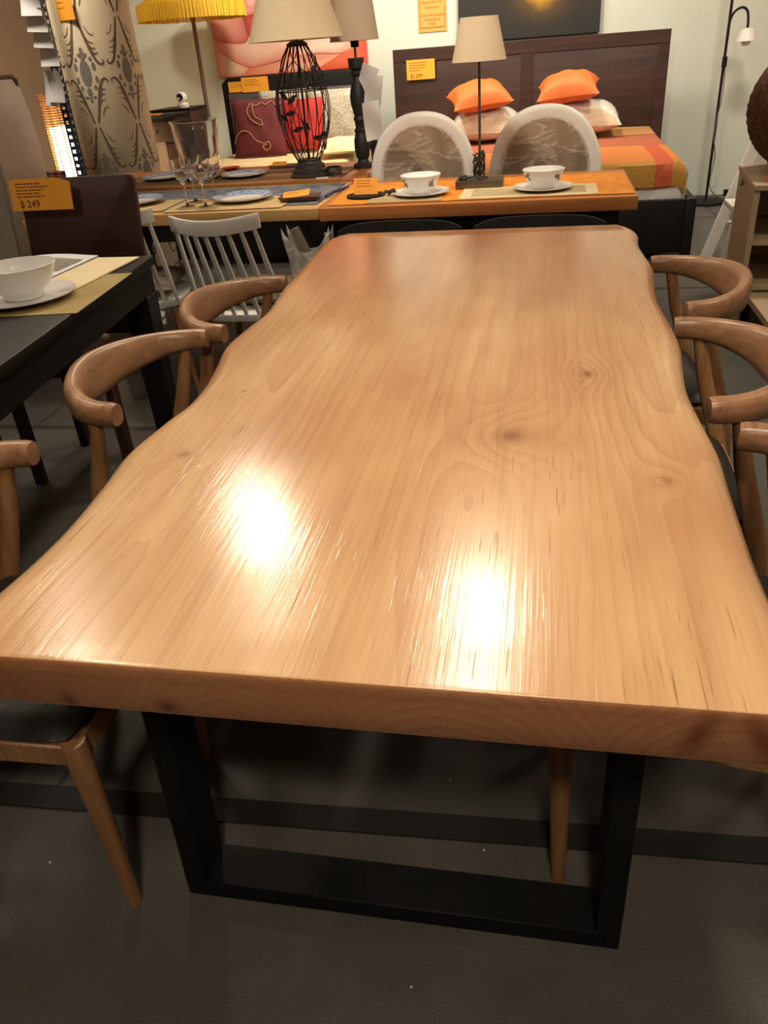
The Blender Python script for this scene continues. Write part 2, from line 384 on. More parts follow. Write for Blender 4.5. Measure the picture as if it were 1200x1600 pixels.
# ------------------------------------------------------------------ the room
def room():
    k = NT('charcoal_carpet'); co = k.coords()
    a = k.noise(co, 420, 2, .7); b = k.noise(co, 6, 3, .6)
    c = k.ramp(a, [(.3, (.075, .067, .060)), (.7, (.19, .172, .155))])
    c = k.mix(.35, c, k.ramp(b, [(.35, (.45, .45, .42)), (.65, (1, 1, 1))]), 'MULTIPLY')
    k.link(c, k.b.inputs['Base Color']); k.b.inputs['Roughness'].default_value = .95; k.b.inputs['Specular IOR Level'].default_value = .1
    k.bump(a, .6, .004); carpet = k.m
    k = NT('grey_floor_tile'); co = k.coords(); sp = k.n('ShaderNodeSeparateXYZ'); k.link(co, sp.inputs[0])
    b = k.noise(co, 3, 4, .6); a = k.noise(co, 160, 2)
    c = k.ramp(b, [(.3, (.062, .058, .052)), (.7, (.10, .094, .085))])
    c = k.mix(.3, c, k.ramp(a, [(.3, (.6, .6, .6)), (.7, (1, 1, 1))]), 'MULTIPLY')
    fx = k.math('ABSOLUTE', k.math('SUBTRACT', k.math('FRACT', k.math('DIVIDE', k.math('ADD', sp.outputs[0], .4), 1.15)), .5))
    fy = k.math('ABSOLUTE', k.math('SUBTRACT', k.math('FRACT', k.math('DIVIDE', k.math('ADD', sp.outputs[1], .23), 2.0)), .5))
    seam = k.math('MAXIMUM', k.math('LESS_THAN', fx, .006), k.math('LESS_THAN', fy, .010))
    c = k.mix(k.math('MULTIPLY', seam, .75), c, (.012, .011, .01))
    k.link(c, k.b.inputs['Base Color']); k.b.inputs['Roughness'].default_value = .55
    tile = k.m
    fl = MB(); a = rad(2.2)
    ym = lambda x: .985+math.tan(a)*x
    fl.prism([(-4.2, -2.6), (1.75, -2.6), (1.75, ym(1.75)), (-4.2, ym(-4.2))], -.08, 0)
    fl.cur = 1
    fl.prism([(-4.2, ym(-4.2)), (1.75, ym(1.75)), (1.75, 7.75), (-4.2, 7.75)], -.08, 0)
    struct('floor', fl, [carpet, tile], smooth=False)
    st = MB().box(-4.2, 1.75, -.028, .028, 0, .004, Matrix.Translation((0, .992, 0)) @ Matrix.Rotation(a, 4, 'Z'))
    o = struct('trim_1', st, mat('black_rubber_strip', (.012, .011, .010), .7)); tag(o, 'black carpet strip running across the floor beneath the table', 'floor strip')
    wl = mat('pale_wall_paint', lin(212, 218, 208), .7, var=.03, vscale=2)
    wr = mat('warm_white_wall_paint', lin(206, 198, 188), .7, var=.03, vscale=2)
    wd = mat('taupe_wall_paint', lin(146, 128, 110), .75, var=.04, vscale=2)
    struct('wall_back', MB().box(-4.3, 1.85, 7.75, 7.85, 0, 2.8), wl, smooth=False)
    struct('wall_right', MB().box(1.75, 1.85, -2.6, 7.75, 0, 2.8), wr, smooth=False)
    struct('wall_left', MB().box(-4.3, -4.2, -2.6, 7.75, 0, 2.8), wd, smooth=False)
    struct('wall_front', MB().box(-4.3, 1.85, -2.7, -2.6, 0, 2.8), wd, smooth=False)
    struct('ceiling', MB().box(-4.3, 1.85, -2.7, 7.85, 2.8, 2.9), mat('ceiling_paint', (.60, .58, .55), .8, var=.04), smooth=False)
room()

# ------------------------------------------------------------------ the live-edge table
def live_edge_table():
    root = (-.20, 1.665, 0)
    t = thing('dining_table', 'long glossy live-edge timber slab dining table on black metal frame legs', 'table', root)
    L = [(-.662, .566), (-.655, .65), (-.642, .76), (-.640, .86), (-.650, .97), (-.664, 1.08), (-.655, 1.19), (-.641, 1.29), (-.646, 1.40), (-.664, 1.52),
         (-.685, 1.63), (-.682, 1.75), (-.674, 1.87), (-.685, 2.0), (-.696, 2.12), (-.702, 2.3), (-.712, 2.5), (-.722, 2.66)]
    R = [(.262, .566), (.256, .65), (.250, .74), (.246, .83), (.248, .92), (.254, 1.03), (.261, 1.13), (.256, 1.25), (.249, 1.38), (.254, 1.50),
         (.267, 1.64), (.268, 1.80), (.264, 1.95), (.270, 2.10), (.279, 2.25), (.276, 2.40), (.274, 2.53), (.285, 2.66)]
    l = catmull(L, 5); r = catmull(R, 5)
    loop = [(p.x, p.y) for p in r]
    loop += [(.282, 2.69), (.268, 2.735), (.235, 2.762)]
    loop += [(-.66+.0, 2.764), (-.695, 2.745), (-.718, 2.70)]
    loop += [(p.x, p.y) for p in reversed(l)]
    n = len(loop)
    nor = []
    for i in range(n):
        a = Vector(loop[i-1]); b = Vector(loop[(i+1) % n]); d = (b-a).normalized(); nor.append(Vector((d.y, -d.x)))
    def ring(z, off, flare):
        out = []
        for (x, y), nn in zip(loop, nor):
            wgt = abs(nn.x)**2
            o = off*(.45+.55*wgt)+flare*wgt*(1+.25*math.sin(y*9))
            out.append((x+nn.x*o-root[0], y+nn.y*o-root[1], z))
        return out
    mb = MB()
    mb.loft([ring(.693, -.006, .004), ring(.697, 0, .012), ring(.722, 0, .016), ring(.738, 0, .014), ring(.748, -.001, .007), ring(.755, -.003, -.003), ring(.7588, -.006, -.014), ring(.760, -.009, -.026)])
    top = mb.build('tabletop', slab_wood(root), t, angle=50)
    def frame(y):
        m = MB(); b = .04; x0b, x1b, x0t, x1t = -.594, .162, -.575, .162
        T = Matrix.Translation((-root[0], -root[1], 0))
        m.box(x0b, x1b, y, y+.082, 0, b, T)
        m.prism([(x0b, b), (x0b+b, b), (x0t+b, .653), (x0t, .653)], y, y+.082, 'xz', T)
        m.prism([(x1b-b, b), (x1b, b), (x1t, .653), (x1t-b, .653)], y, y+.082, 'xz', T)
        m.box(x0t, x1t, y, y+.082, .653, .694, T)
        m.build('leg_frame', M['black_metal'], t, bevel=.002, seg=1)
    frame(.787); frame(2.46)
live_edge_table()

# ------------------------------------------------------------------ elbow chairs
def elbow_chair(loc, rz, label):
    t = thing('elbow_chair', label, 'chair', loc, rz, 'wooden elbow chairs around the slab table')
    R = .238; DY = .172
    path = [(-R-.001, .012, 1)]
    N = 28
    for i in range(N+1):
        a = -PI/2+PI*i/N; path.append((R*math.sin(a), -DY*math.cos(a), abs(math.sin(a))))
    path += [(R+.001, .012, 1)]
    secs = []; m = len(path)
    for i, (x, y, s) in enumerate(path):
        a = Vector(path[max(i-1, 0)][:2]); b = Vector(path[min(i+1, m-1)][:2]); d = (b-a).normalized(); nn = Vector((d.y, -d.x))
        w = 1-s**1.6 if s < 1 else 0
        endf = .90 if i in (0, m-1) else 1.0
        hh = (.0245+.0235*w)*endf; tt = (.022-.002*w)*endf
        zc = .700-.004*w
        sec = []
        for j in range(16):
            q = 2*PI*j/16; cx, sz = math.cos(q), math.sin(q)
            cx = math.copysign(abs(cx)**.75, cx); sz = math.copysign(abs(sz)**.75, sz)
            o = tt*cx + hh*sz*.22*w
            sec.append((x+nn.x*o, y+nn.y*o, zc+hh*sz))
        secs.append(sec)
    MB().loft(secs).build('curved_backrest', M['elbow'], t, angle=60)
    for s in (-1, 1):
        MB().tube([(s*.205, -.175, 0), (s*.208, -.155, .2), (s*.212, -.125, .40), (s*.221, -.07, .58), (s*.230, -.045, .688)], [.0125, .017, .021, .018, .014], 12).build('rear_leg', M['elbow_leg'], t)
        MB().tube([(s*.170, .242, 0), (s*.180, .248, .22), (s*.190, .254, .415), (s*.190, .254, .432)], [.0125, .017, .021, .019], 12).build('front_leg', M['elbow_leg'], t)
    fr = MB()
    for s in (-1, 1):
        fr.prism([(-.12, .378), (.258, .392), (.258, .432), (-.12, .428)], s*.194-.011, s*.194+.011, 'yz')
    fr.box(-.19, .19, .242, .264, .385, .432); fr.box(-.19, .19, -.13, -.11, .378, .428)
    fr.build('seat_frame', M['elbow_leg'], t, bevel=.003, seg=1)
    def seat(u, v):
        x = (u-.5)*2; y = (v-.5)*2
        w = .212-.010*(1-v)
        e = max(0, 1-abs(x)**5)**.5*max(0, 1-abs(y)**5)**.5
        return (x*w*(1-.06*abs(y)**6), y*.19*(1-.06*abs(x)**6)+.074, .432+.012+.030*e)
    sm = MB(); sm.grid(seat, 18, 18)
    base = len(sm.v)
    sm.grid(lambda u, v: (lambda p: (p[0]*.96, p[1]*.96, .430))(seat(u, v)), 18, 18)
    for k in range(18):
        for a, b in (((k, 0), (k+1, 0)), ((k, 18), (k+1, 18)), ((0, k), (0, k+1)), ((18, k), (18, k+1))):
            i = a[1]*19+a[0]; j = b[1]*19+b[0]; sm.f.append((i, j, base+j, base+i)); sm.mi.append(0)
    sm.build('seat', M['black_leather'], t, angle=70)
    return t
ec = elbow_chair((-.93, .93, 0), rad(-90), 'wooden elbow chair, left side of slab table, nearest the camera, mostly cut off')
dup(ec, (-.845, 1.585, 0), rad(-91), 'wooden elbow chair at slab table, standing next to the black table corner')
dup(ec, (-.795, 2.10, 0), rad(-93), 'wooden elbow chair in front of the white spindle-back chair, farthest on the left')
dup(ec, (.345, 2.235, 0), rad(94), 'wooden elbow chair on the right side, nearest the cream shelf unit')
dup(ec, (.318, 1.635, 0), rad(90), 'wooden elbow chair, middle one on the right side of the slab table')
dup(ec, (.324, 1.05, 0), rad(84), 'wooden elbow chair on the right side, nearest the camera, mostly cut off')

# ------------------------------------------------------------------ small helpers for tags, cloths, china
def card(name, label, loc, w, h, rot, lines=4, price=None, psize=.03, mat_=None, cat='price tag', margin=.1, group=None, fold=0):
    t = thing(name, label, cat, loc, 0, group); t.rotation_euler = rot
    mb = MB()
    if fold: mb.prism([(-w/2, -h/2), (w/2, -h/2), (w/2, h/2-fold), (w/2-.22*w, h/2), (-w/2+.1*w, h/2), (-w/2, h/2-.4*fold)], -.0008, .0008)
    else: mb.box(-w/2, w/2, -h/2, h/2, -.0008, .0008)
    mb.build('card', mat_ or M['tag'], t, smooth=False)
    if lines:
        ln = MB(); rng = random.Random(label)
        for i in range(lines):
            y = h/2-h*(.16+.5*i/max(lines, 1)); x = -w/2+w*margin
            L = w*(1-2*margin)*rng.uniform(.45, .85)
            while L > 0:
                q = min(L, w*rng.uniform(.05, .13)); ln.box(x, x+q*.85, y-h*.018, y+h*.018, .0009, .0012); x += q; L -= q
        ln.build('printed_lines', M['ink'], t, smooth=False)
    if price: text('price', price, psize, M['ink_dark'], t, (-w/2+w*margin*1.3, -h/2+h*.10, .0010), (0, 0, 0))
    return t
UP = lambda rz=0, lean=0: (PI/2-lean, 0, rz)

def saucer(name, label, loc, r, rim=None, group=None, cat='plate', deep=.014):
    t = thing(name, label, cat, loc, 0, group)
    MB().lathe([(r*.55, 0), (r*.6, .002), (r*.78, deep*.5), (r, deep), (r, deep+.003), (r*.76, deep*.55+.003), (r*.58, .005), (0.001, .0045)], 40).build('dish', M['white_china'], t)
    if rim:
        MB().lathe([(r*.70, deep*.42+.0042), (r*.76, deep*.55+.0036), (r*1.002, deep+.0036), (r*1.002, deep+.0046), (r*.76, deep*.55+.005), (r*.70, deep*.42+.0056)], 40, closed=True).build('patterned_rim', rim, t)
    return t
def bowl(name, label, loc, r, h, group=None, marks=False, foot=.5):
    t = thing(name, label, 'bowl', loc, 0, group)
    MB().lathe([(0.001, .004), (r*foot*.92, .0), (r*foot, 0.0), (r*foot*1.0, .006), (r*.80, h*.45), (r*.93, h*.8), (r, h), (r*.97, h+.001), (r*.90, h*.8), (r*.76, h*.47), (r*foot*.8, .012), (0.001, .010)], 44).build('body', M['white_china'], t)
    if marks:
        lm = mat('olive_leaf_print', lin(150, 132, 96), .4)
        for ang, n in ((-.75, 8), (-2.5, 6), (.6, 6), (2.2, 5)):
            mk = MB()
            for i in range(n):
                aa = ang+random.uniform(-.16, .16); zz = h*random.uniform(.45, .82); rr = r*(.78+.2*(zz/h-.40)/.6)+.0035
                T = Matrix.Translation((rr*math.cos(aa), rr*math.sin(aa), zz)) @ Matrix.Rotation(aa+PI/2, 4, 'Z')
                mk.box(-.0035, .0035, -.0012, .0012, -.0045, .0045, T)
            mk.build('leaf_motif', lm, t)
    return t
def flat(name, label, cat, x0, x1, y0, y1, z, th, m, group=None, rz=0, inner=None, inner_m=None):
    cx, cy = (x0+x1)/2, (y0+y1)/2; w, d = (x1-x0)/2, (y1-y0)/2
    t = thing(name, label, cat, (cx, cy, z), rz, group)
    MB().box(-w, w, -d, d, 0, th).build('cloth' if not inner else 'border', m, t, bevel=min(.001, th*.3), seg=1)
    if inner: MB().box(-w+inner, w-inner, -d+inner, d-inner, th, th+.0008).build('centre_panel', inner_m, t, smooth=False)
    return t
def pillow_mb(w, d, h, pinch=.10, n=20, puff=.5, low=1.0):
    mb = MB()
    def f(sgn):
        def g(u, v):
            x = (u-.5)*2; y = (v-.5)*2
            e = (max(0, 1-abs(x)**2.6)**puff)*(max(0, 1-abs(y)**2.6)**puff)
            wr = .05*math.sin(9*x+5*y)*e
            return (x*w/2*(1-pinch*(1-y*y)), y*d/2*(1-pinch*(1-x*x)), sgn*(h/2 if sgn > 0 else h/2*low)*e*(1+wr))
        return g
    mb.grid(f(1), n, n); mb.grid(f(-1), n, n)
    return mb

# ------------------------------------------------------------------ rear tables
def plain_table(name, label, x0, x1, y0, y1, z, th, m, leg_m, lw=.06, inset=.06):
    cx, cy = (x0+x1)/2, (y0+y1)/2; w, d = (x1-x0)/2, (y1-y0)/2
    t = thing(name, label, 'table', (cx, cy, 0))
    MB().box(-w, w, -d, d, z-th, z).build('tabletop', m, t, bevel=.004)
    MB().box(-w+inset, w-inset, -d+inset, d-inset, z-th-.08, z-th).build('apron', leg_m, t, bevel=.002, seg=1)
    for sx in (-1, 1):
        for sy in (-1, 1):
            X = sx*(w-inset-lw/2+.001); Y = sy*(d-inset-lw/2+.001)
            MB().box(X-lw/2, X+lw/2, Y-lw/2, Y+lw/2, 0, z-th-.001).build('leg', leg_m, t, bevel=.003, seg=1)
    return t
plain_table('dining_table', 'orange oak dining table under an orange runner, behind the slab table', -.885, .345, 3.215, 3.90, .77, .05, M['orange_oak'], M['blackwood'])
plain_table('dining_table', 'pale oak dining table under a blue runner, behind the white spindle chairs', -2.25, -.905, 3.27, 3.965, .762, .045, M['light_oak'], M['blackwood'])
plain_table('dining_table', 'reddish wood table under a brown runner, holding the wire lamp', -2.45, -.862, 3.995, 4.66, .772, .04, M['red_oak'], M['blackwood'])

def runner(name, label, x0, x1, y0, y1, z, m, th=.003, drop=0, wave=0.0):
    t = thing(name, label, 'table runner', ((x0+x1)/2, (y0+y1)/2, z))
    w, d = (x1-x0)/2, (y1-y0)/2; mb = MB()
    n = 40
    prof = [(-d, 0)] if not drop else [(-d-.010, -drop), (-d-.012, -.004), (-d-.006, .0005)]
    prof += [(d, 0)]
    for lay in (0, 1):
        mb.grid(lambda u, v, L=lay: (lambda p: (-w+2*w*u, p[0]+wave*math.sin(u*11+v), p[1]+th*(1-L)+(.010*max(0, math.sin(u*9))**3*(1-v) if wave else 0)))(prof[min(int(round(v*(len(prof)-1))), len(prof)-1)]), n, len(prof)-1)
    mb.build('cloth', m, t); return t
orange_cloth = NT('orange_woven_runner'); _c = orange_cloth.coords()
orange_cloth.link(orange_cloth.ramp(orange_cloth.noise(orange_cloth.scale(_c, (1, 3, 1)), 22, 3, .6), [(.35, lin(222, 128, 30)), (.55, lin(240, 150, 40)), (.72, lin(250, 190, 80))]), orange_cloth.b.inputs['Base Color'])
orange_cloth.b.inputs['Roughness'].default_value = .6; orange_cloth.bump(orange_cloth.noise(_c, 200, 2), .2, .002)
runner('table_runner', 'orange woven runner along the orange oak table', -.86, .335, 3.26, 3.80, .770, orange_cloth.m)
blue_cloth = NT('blue_patterned_runner'); _c = blue_cloth.coords()
blue_cloth.link(blue_cloth.ramp(blue_cloth.noise(blue_cloth.scale(_c, (1, 2, 1)), 14, 3, .6, 1.0), [(.34, lin(60, 72, 104)), (.5, lin(104, 120, 146)), (.6, lin(150, 140, 110)), (.7, lin(70, 96, 150))]), blue_cloth.b.inputs['Base Color'])
blue_cloth.b.inputs['Roughness'].default_value = .6; blue_cloth.bump(blue_cloth.noise(_c, 200, 2), .2, .002)
runner('table_runner', 'blue patterned runner along the pale oak table', -2.22, -.93, 3.36, 3.92, .762, blue_cloth.m)
brown_cloth = stripes('brown_striped_runner', [(0, lin(184, 128, 68)), (.14, lin(176, 120, 66)), (.3, lin(124, 92, 64)), (.7, lin(108, 86, 66)), (.96, lin(150, 104, 62)), (1, lin(184, 128, 68))], 1, .235, .75)
runner('table_runner', 'brown runner with a wavy front edge on the reddish table', -2.32, -.98, 4.0, 4.42, .772, brown_cloth, .004, drop=.028, wave=.006)

# ------------------------------------------------------------------ on the orange table
Zr = .7735
def pmat(label, x0, x1, y0, y1, z, m, bm, group):
    return flat('place_mat', label, 'place mat', x0, x1, y0, y1, z, .0022, bm, group, 0, .045, m)
pmat('grey-beige bordered place mat under the bowl, left of the cone-shade lamp', -.70, -.40, 3.27, 3.52, Zr, M['greige_mat'], M['greige_mat'], 'place mats on the orange runner')
pmat('cream-bordered place mat under the bowl, right of the cone-shade lamp', -.33, .205, 3.27, 3.52, Zr, M['greige_mat'], M['cream_border'], 'place mats on the orange runner')
Zp = Zr+.0035
saucer('saucer', 'white saucer under the bowl, left of the cone-shade lamp', (-.497, 3.41, Zp), .117, None, 'white saucers', 'saucer', .012)
saucer('saucer', 'white saucer under the bowl, right of the cone-shade lamp', (-.005, 3.41, Zp), .117, None, 'white saucers', 'saucer', .012)
bowl('bowl', 'white bowl on a saucer, left of the cone-shade lamp', (-.497, 3.415, Zp+.0055), .083, .070, 'white bowls on saucers', True)
bowl('bowl', 'white bowl on a saucer, right of the cone-shade lamp', (-.005, 3.415, Zp+.0055), .083, .070, 'white bowls on saucers', True)

def cone_lamp():
    t = thing('table_lamp', 'slim bronze table lamp with cream cone shade on square base', 'table lamp', (-.268, 3.57, Zr))
    MB().box(-.098, .098, -.058, .058, 0, .032).build('base', M['bronze'], t, bevel=.002)
    MB().tube([(0, 0, .03), (0, 0, .50)], .0055, 12).build('pole', M['bronze'], t)
    r0, r1, z0, z1 = .107, .073, .462, .610
    MB().lathe([(r0, z0), (r1, z1), (r1-.003, z1), (r0-.003, z0)], 48, closed=True).build('lamp_shade', M['shade_cloth'], t)
    MB().tube([(-r1+.002, 0, z1-.02), (0, 0, z1-.02), (r1-.002, 0, z1-.02)], .0015, 6).build('shade_spider', M['bronze'], t)
    cb = MB(); P = []
    for i in range(46):
        a = i*.75; P.append((.022*math.cos(a)-.004+.004*random.random(), .014*math.sin(a)-.018, .045+.10*abs(math.sin(i*.42))*(.6+.4*random.random())))
    cb.tube(catmull(P, 3), .0034, 6)
    P = [(-.085, -.035, .037), (-.06, -.045, .040), (-.03, -.03, .040), (0, -.04, .043), (.025, -.03, .041), (.03, -.01, .038), (-.02, -.012, .042), (-.065, -.02, .040)]
    cb.tube(catmull(P+[(-.03, -.05, .043), (0, -.048, .042), (.012, -.062, .036)], 5), .004, 6)
    cb.tube([(-.082, -.040, .041), (-.052, -.030, .043)], [.009, .010], 10)
    cb.build('coiled_cord', mat('black_cord_rubber', (.012, .012, .012), .5), t)
cone_lamp()
def tag_on_tray():
    t = thing('round_tray', 'black round stand lying at left end of the orange runner', 'tray', (-.735, 3.44, Zr))
    MB().lathe([(.075, 0), (.082, .003), (.082, .008), (.07, .011), (0.001, .011)], 32).build('disc', M['black_metal'], t)
    card('price_tag', 'orange price tag propped on the black round stand', (-.728, 3.42, Zr+.043), .102, .064, UP(0, rad(20)), 3, None)
    c = MB()
    P = [(-.66, 3.40, .006), (-.645, 3.425, .02), (-.63, 3.405, .01), (-.615, 3.43, .024), (-.60, 3.41, .008), (-.61, 3.395, .02), (-.635, 3.42, .012), (-.62, 3.435, .022), (-.655, 3.41, .012)]
    c.tube([(p[0]+.6, p[1]-3.4, p[2]) for p in catmull(P, 6)], .0042, 6)
    o = c.build('cable', mat('dark_red_cable', (.04, .015, .012), .5), None, loc=(-.6, 3.4, Zr+.001)); tag(o, 'dark cable in a tangle beside the left white bowl', 'cable')
tag_on_tray()

# ------------------------------------------------------------------ on the pale oak table
Zl = .7655
beige = [( -1.60, -1.075, 3.30, 3.60, 'plain beige place mat under the blue-rimmed plate, beside the wine glasses'), (-2.02, -1.62, 3.33, 3.62, 'plain beige place mat under the plate behind the dark brown chair')]
for x0, x1, y0, y1, lab in beige: flat('place_mat', lab, 'place mat', x0, x1, y0, y1, Zl, .0016, M['beige_mat'], 'beige place mats', rad(1.5))
saucer('plate', 'white plate with blue-patterned rim on the beige mat nearest the white bowls', (-1.31, 3.52, Zl+.003), .135, M['saucer_blue'], 'blue-rimmed plates', deep=.016)
saucer('plate', 'white plate with blue-patterned rim, partly behind the dark brown chair', (-1.84, 3.55, Zl+.003), .135, M['saucer_blue'], 'blue-rimmed plates', deep=.016)
saucer('plate', 'blue-edged white dish on brown runner between hurricane glass and wire lamp', (-1.545, 4.22, .778), .118, M['saucer_blue'], 'plates on the brown runner', deep=.014)
saucer('plate', 'blue-edged white dish on brown runner, left behind the wine glasses', (-2.015, 4.27, .778), .118, M['saucer_blue'], 'plates on the brown runner', deep=.014)
def little_tray():
    t = thing('serving_dish', 'small brown rectangular wooden dish holding a tag, pale table', 'dish', (-1.03, 3.47, Zl), rad(6))
    mb = MB(); w, d = .088, .062
    P = lambda s, z: [(-w*s, -d*s, z), (w*s, -d*s, z), (w*s, d*s, z), (-w*s, d*s, z)]
    mb.loft([P(.82, 0), P(1, .022), P(.93, .022), P(.78, .006)])
    mb.build('tray', wood('walnut_tray', lin(112, 72, 44), lin(78, 48, 28), 'x', .4), t, bevel=.003)
    card('price_tag', 'orange price tag lying in the small brown dish', (-1.045, 3.465, Zl+.027), .115, .07, (rad(12), rad(-4), rad(8)), 3, None)
    b = MB().tube([(0, -.10, .006), (.01, 0, .008), (.045, .14, .006)], .007, 8)
    o = b.build('cloth_roll', mat('navy_cloth', lin(60, 66, 92), .7), None, loc=(-.925, 3.60, Zl)); tag(o, 'navy blue rolled edge of cloth at right end of the pale table', 'cloth')
little_tray()
card('price_tag', 'orange price tag on the blue-rimmed plate behind the dark chair', (-1.93, 3.64, Zl+.03), .07, .04, (rad(40), 0, rad(-5)), 0, None)
def wine_glass(loc, label):
    t = thing('wine_glass', label, 'glass', loc, 0, 'wine glasses')
    MB().lathe([(.0, 0), (.034, 0), (.034, .0015), (.010, .004), (.0038, .012), (.0036, .085), (.012, .094), (.028, .115), (.041, .15), (.0455, .188), (.0445, .188), (.040, .15), (.027, .117), (.010, .098), (.0, .096)], 32).build('stemware', M['glass'], t)
    return t
g = wine_glass((-1.535, 3.43, Zl), 'clear stemmed wine glass, front left of the four')
dup(g, (-1.545, 3.55, Zl), 0, 'clear stemmed wine glass, back left of the four')
dup(g, (-1.44, 3.405, Zl), 0, 'clear stemmed wine glass, front right of the four')
dup(g, (-1.475, 3.615, Zl), 0, 'clear stemmed wine glass, back right of the four')
def hurricane():
    t = thing('glass_vase', 'large clear hurricane glass vase with flared lip', 'vase', (-1.77, 4.21, .778))
    MB().lathe([(.0, 0), (.092, 0), (.096, .004), (.108, .15), (.120, .265), (.128, .275), (.125, .277), (.116, .265), (.104, .15), (.092, .010), (.0, .008)], 48).build('body', M['glass'], t)
    o = MB()
    for i in range(5):
        a = i*2*PI/5+.3; o.tube([(0, 0, .02), (.045*math.cos(a), .045*math.sin(a), .014)], [.016, .004], 8)
    ob = o.build('starfish', mat('terracotta_starfish', lin(150, 84, 54), .8, bump=.5, bscale=90), None, loc=(-1.775, 4.20, .788)); tag(ob, 'small reddish starfish inside the hurricane glass', 'ornament')
hurricane()
def red_bits():
    t = thing('dish', 'small red dish behind the plate on the reddish table', 'dish', (-1.74, 4.56, .773))
    MB().lathe([(.03, 0), (.055, .014), (.052, .014), (.03, .004), (0.001, .004)], 24).build('dish_body', mat('red_lacquer', lin(190, 44, 30), .3), t)
    t = thing('serving_dish', 'small grey dish with a tag, in front of the maroon cushion', 'dish', (-1.43, 4.56, .773), rad(-3))
    MB().box(-.075, .075, -.04, .04, 0, .014).build('tray', mat('grey_brown_tray', lin(110, 92, 74), .5), t, bevel=.004)
    card('price_tag', 'orange price tag on the small grey dish by the bed', (-1.45, 4.55, .793), .08, .055, (rad(14), 0, rad(6)), 2, None)
red_bits()

# ------------------------------------------------------------------ wire lamp and turned lamp
def wire_lamp():
    t = thing('table_lamp', 'black wire cage table lamp with leaf shapes and bell shade', 'table lamp', (-1.15, 4.10, .776))
    MB().lathe([(0.001, 0), (.098, 0), (.10, .012), (.088, .02), (.090, .034), (.076, .042), (.074, .058), (.06, .066), (.055, .082), (0.001, .083)], 40).build('base', mat('dark_bronze_cast', (.03, .024, .02), .5, bump=.4, bscale=40), t)
    def rz(v): return .050+.082*math.sin(PI*min(1, v*.96+.02))**.85-.012*v
    z0, z1 = .08, .565
    cage = MB()
    n = 18
    for i in range(n):
        a0 = 2*PI*i/n
        cage.tube([(rz(v)*math.cos(a0+.25*math.sin(3*v)), rz(v)*math.sin(a0+.25*math.sin(3*v)), z0+(z1-z0)*v) for v in [q/14 for q in range(15)]], .0026, 6)
    for v in (0, .62, .66, 1.0):
        cage.tube([(rz(v)*math.cos(2*PI*q/32), rz(v)*math.sin(2*PI*q/32), z0+(z1-z0)*v) for q in range(32)], .0032, 6, closed=True)
    for i in range(5):
        a0 = 2*PI*i/5+.4
        cage.tube([((rz(v)+.003)*math.cos(a0+1.6*v+.5*math.sin(8*v)), (rz(v)+.003)*math.sin(a0+1.6*v+.5*math.sin(8*v)), z0+(z1-z0)*v) for v in [.03+.94*q/20 for q in range(21)]], .0022, 6)
    cage.build('wire_cage', M['wrought'], t)
    rng = random.Random(3)
    for i in range(16):
        a = i*2.4; v = .12+.80*((i*.37) % 1); r = rz(v)+.004; z = z0+(z1-z0)*v
        T = Matrix.Translation((r*math.cos(a), r*math.sin(a), z)) @ Matrix.Rotation(a+PI/2, 4, 'Z') @ Matrix.Rotation(rng.uniform(-.9, .9), 4, 'Y')
        L, w = .034, .013
        MB().prism([(-L, 0), (-L*.4, w*.8), (0, w), (L*.5, w*.6), (L, 0), (L*.5, -w*.6), (0, -w), (-L*.4, -w*.8)], -.001, .001, 'xz', T).build('leaf', M['wrought'], t, smooth=False)
    MB().tube([(0, 0, .07), (0, 0, .66)], .006, 10).build('stem', M['wrought'], t)
    MB().lathe([(.0, .562), (.045, .562), (.05, .572), (.03, .585), (0, .585)], 24).build('cap', M['wrought'], t)
    prof = [(.222, .588), (.220, .592), (.196, .66), (.168, .74), (.142, .83), (.120, .93)]
    MB().lathe(prof+[(r-.003, z) for r, z in reversed(prof)], 40, closed=True, T=Matrix.Rotation(.25, 4, 'Z')).build('bell_shade', shade_mat('parchment_shade', lin(236, 218, 184)), t, angle=20)
    c = MB(); P = []
    for i in range(30):
        a = i*.9; P.append((.125+.035*math.cos(a), -.01+.028*math.sin(a), .006+.035*abs(math.sin(i*.5))))
    c.tube(catmull(P, 3), .0032, 6); c.build('cord', M['wrought'], t)
    tg = MB().box(-.03, .03, -.012, .012, 0, .006).build('hang_tag', M['paper'], t, loc=(.085, -.10, .001), rot=(0, 0, .2))
wire_lamp()
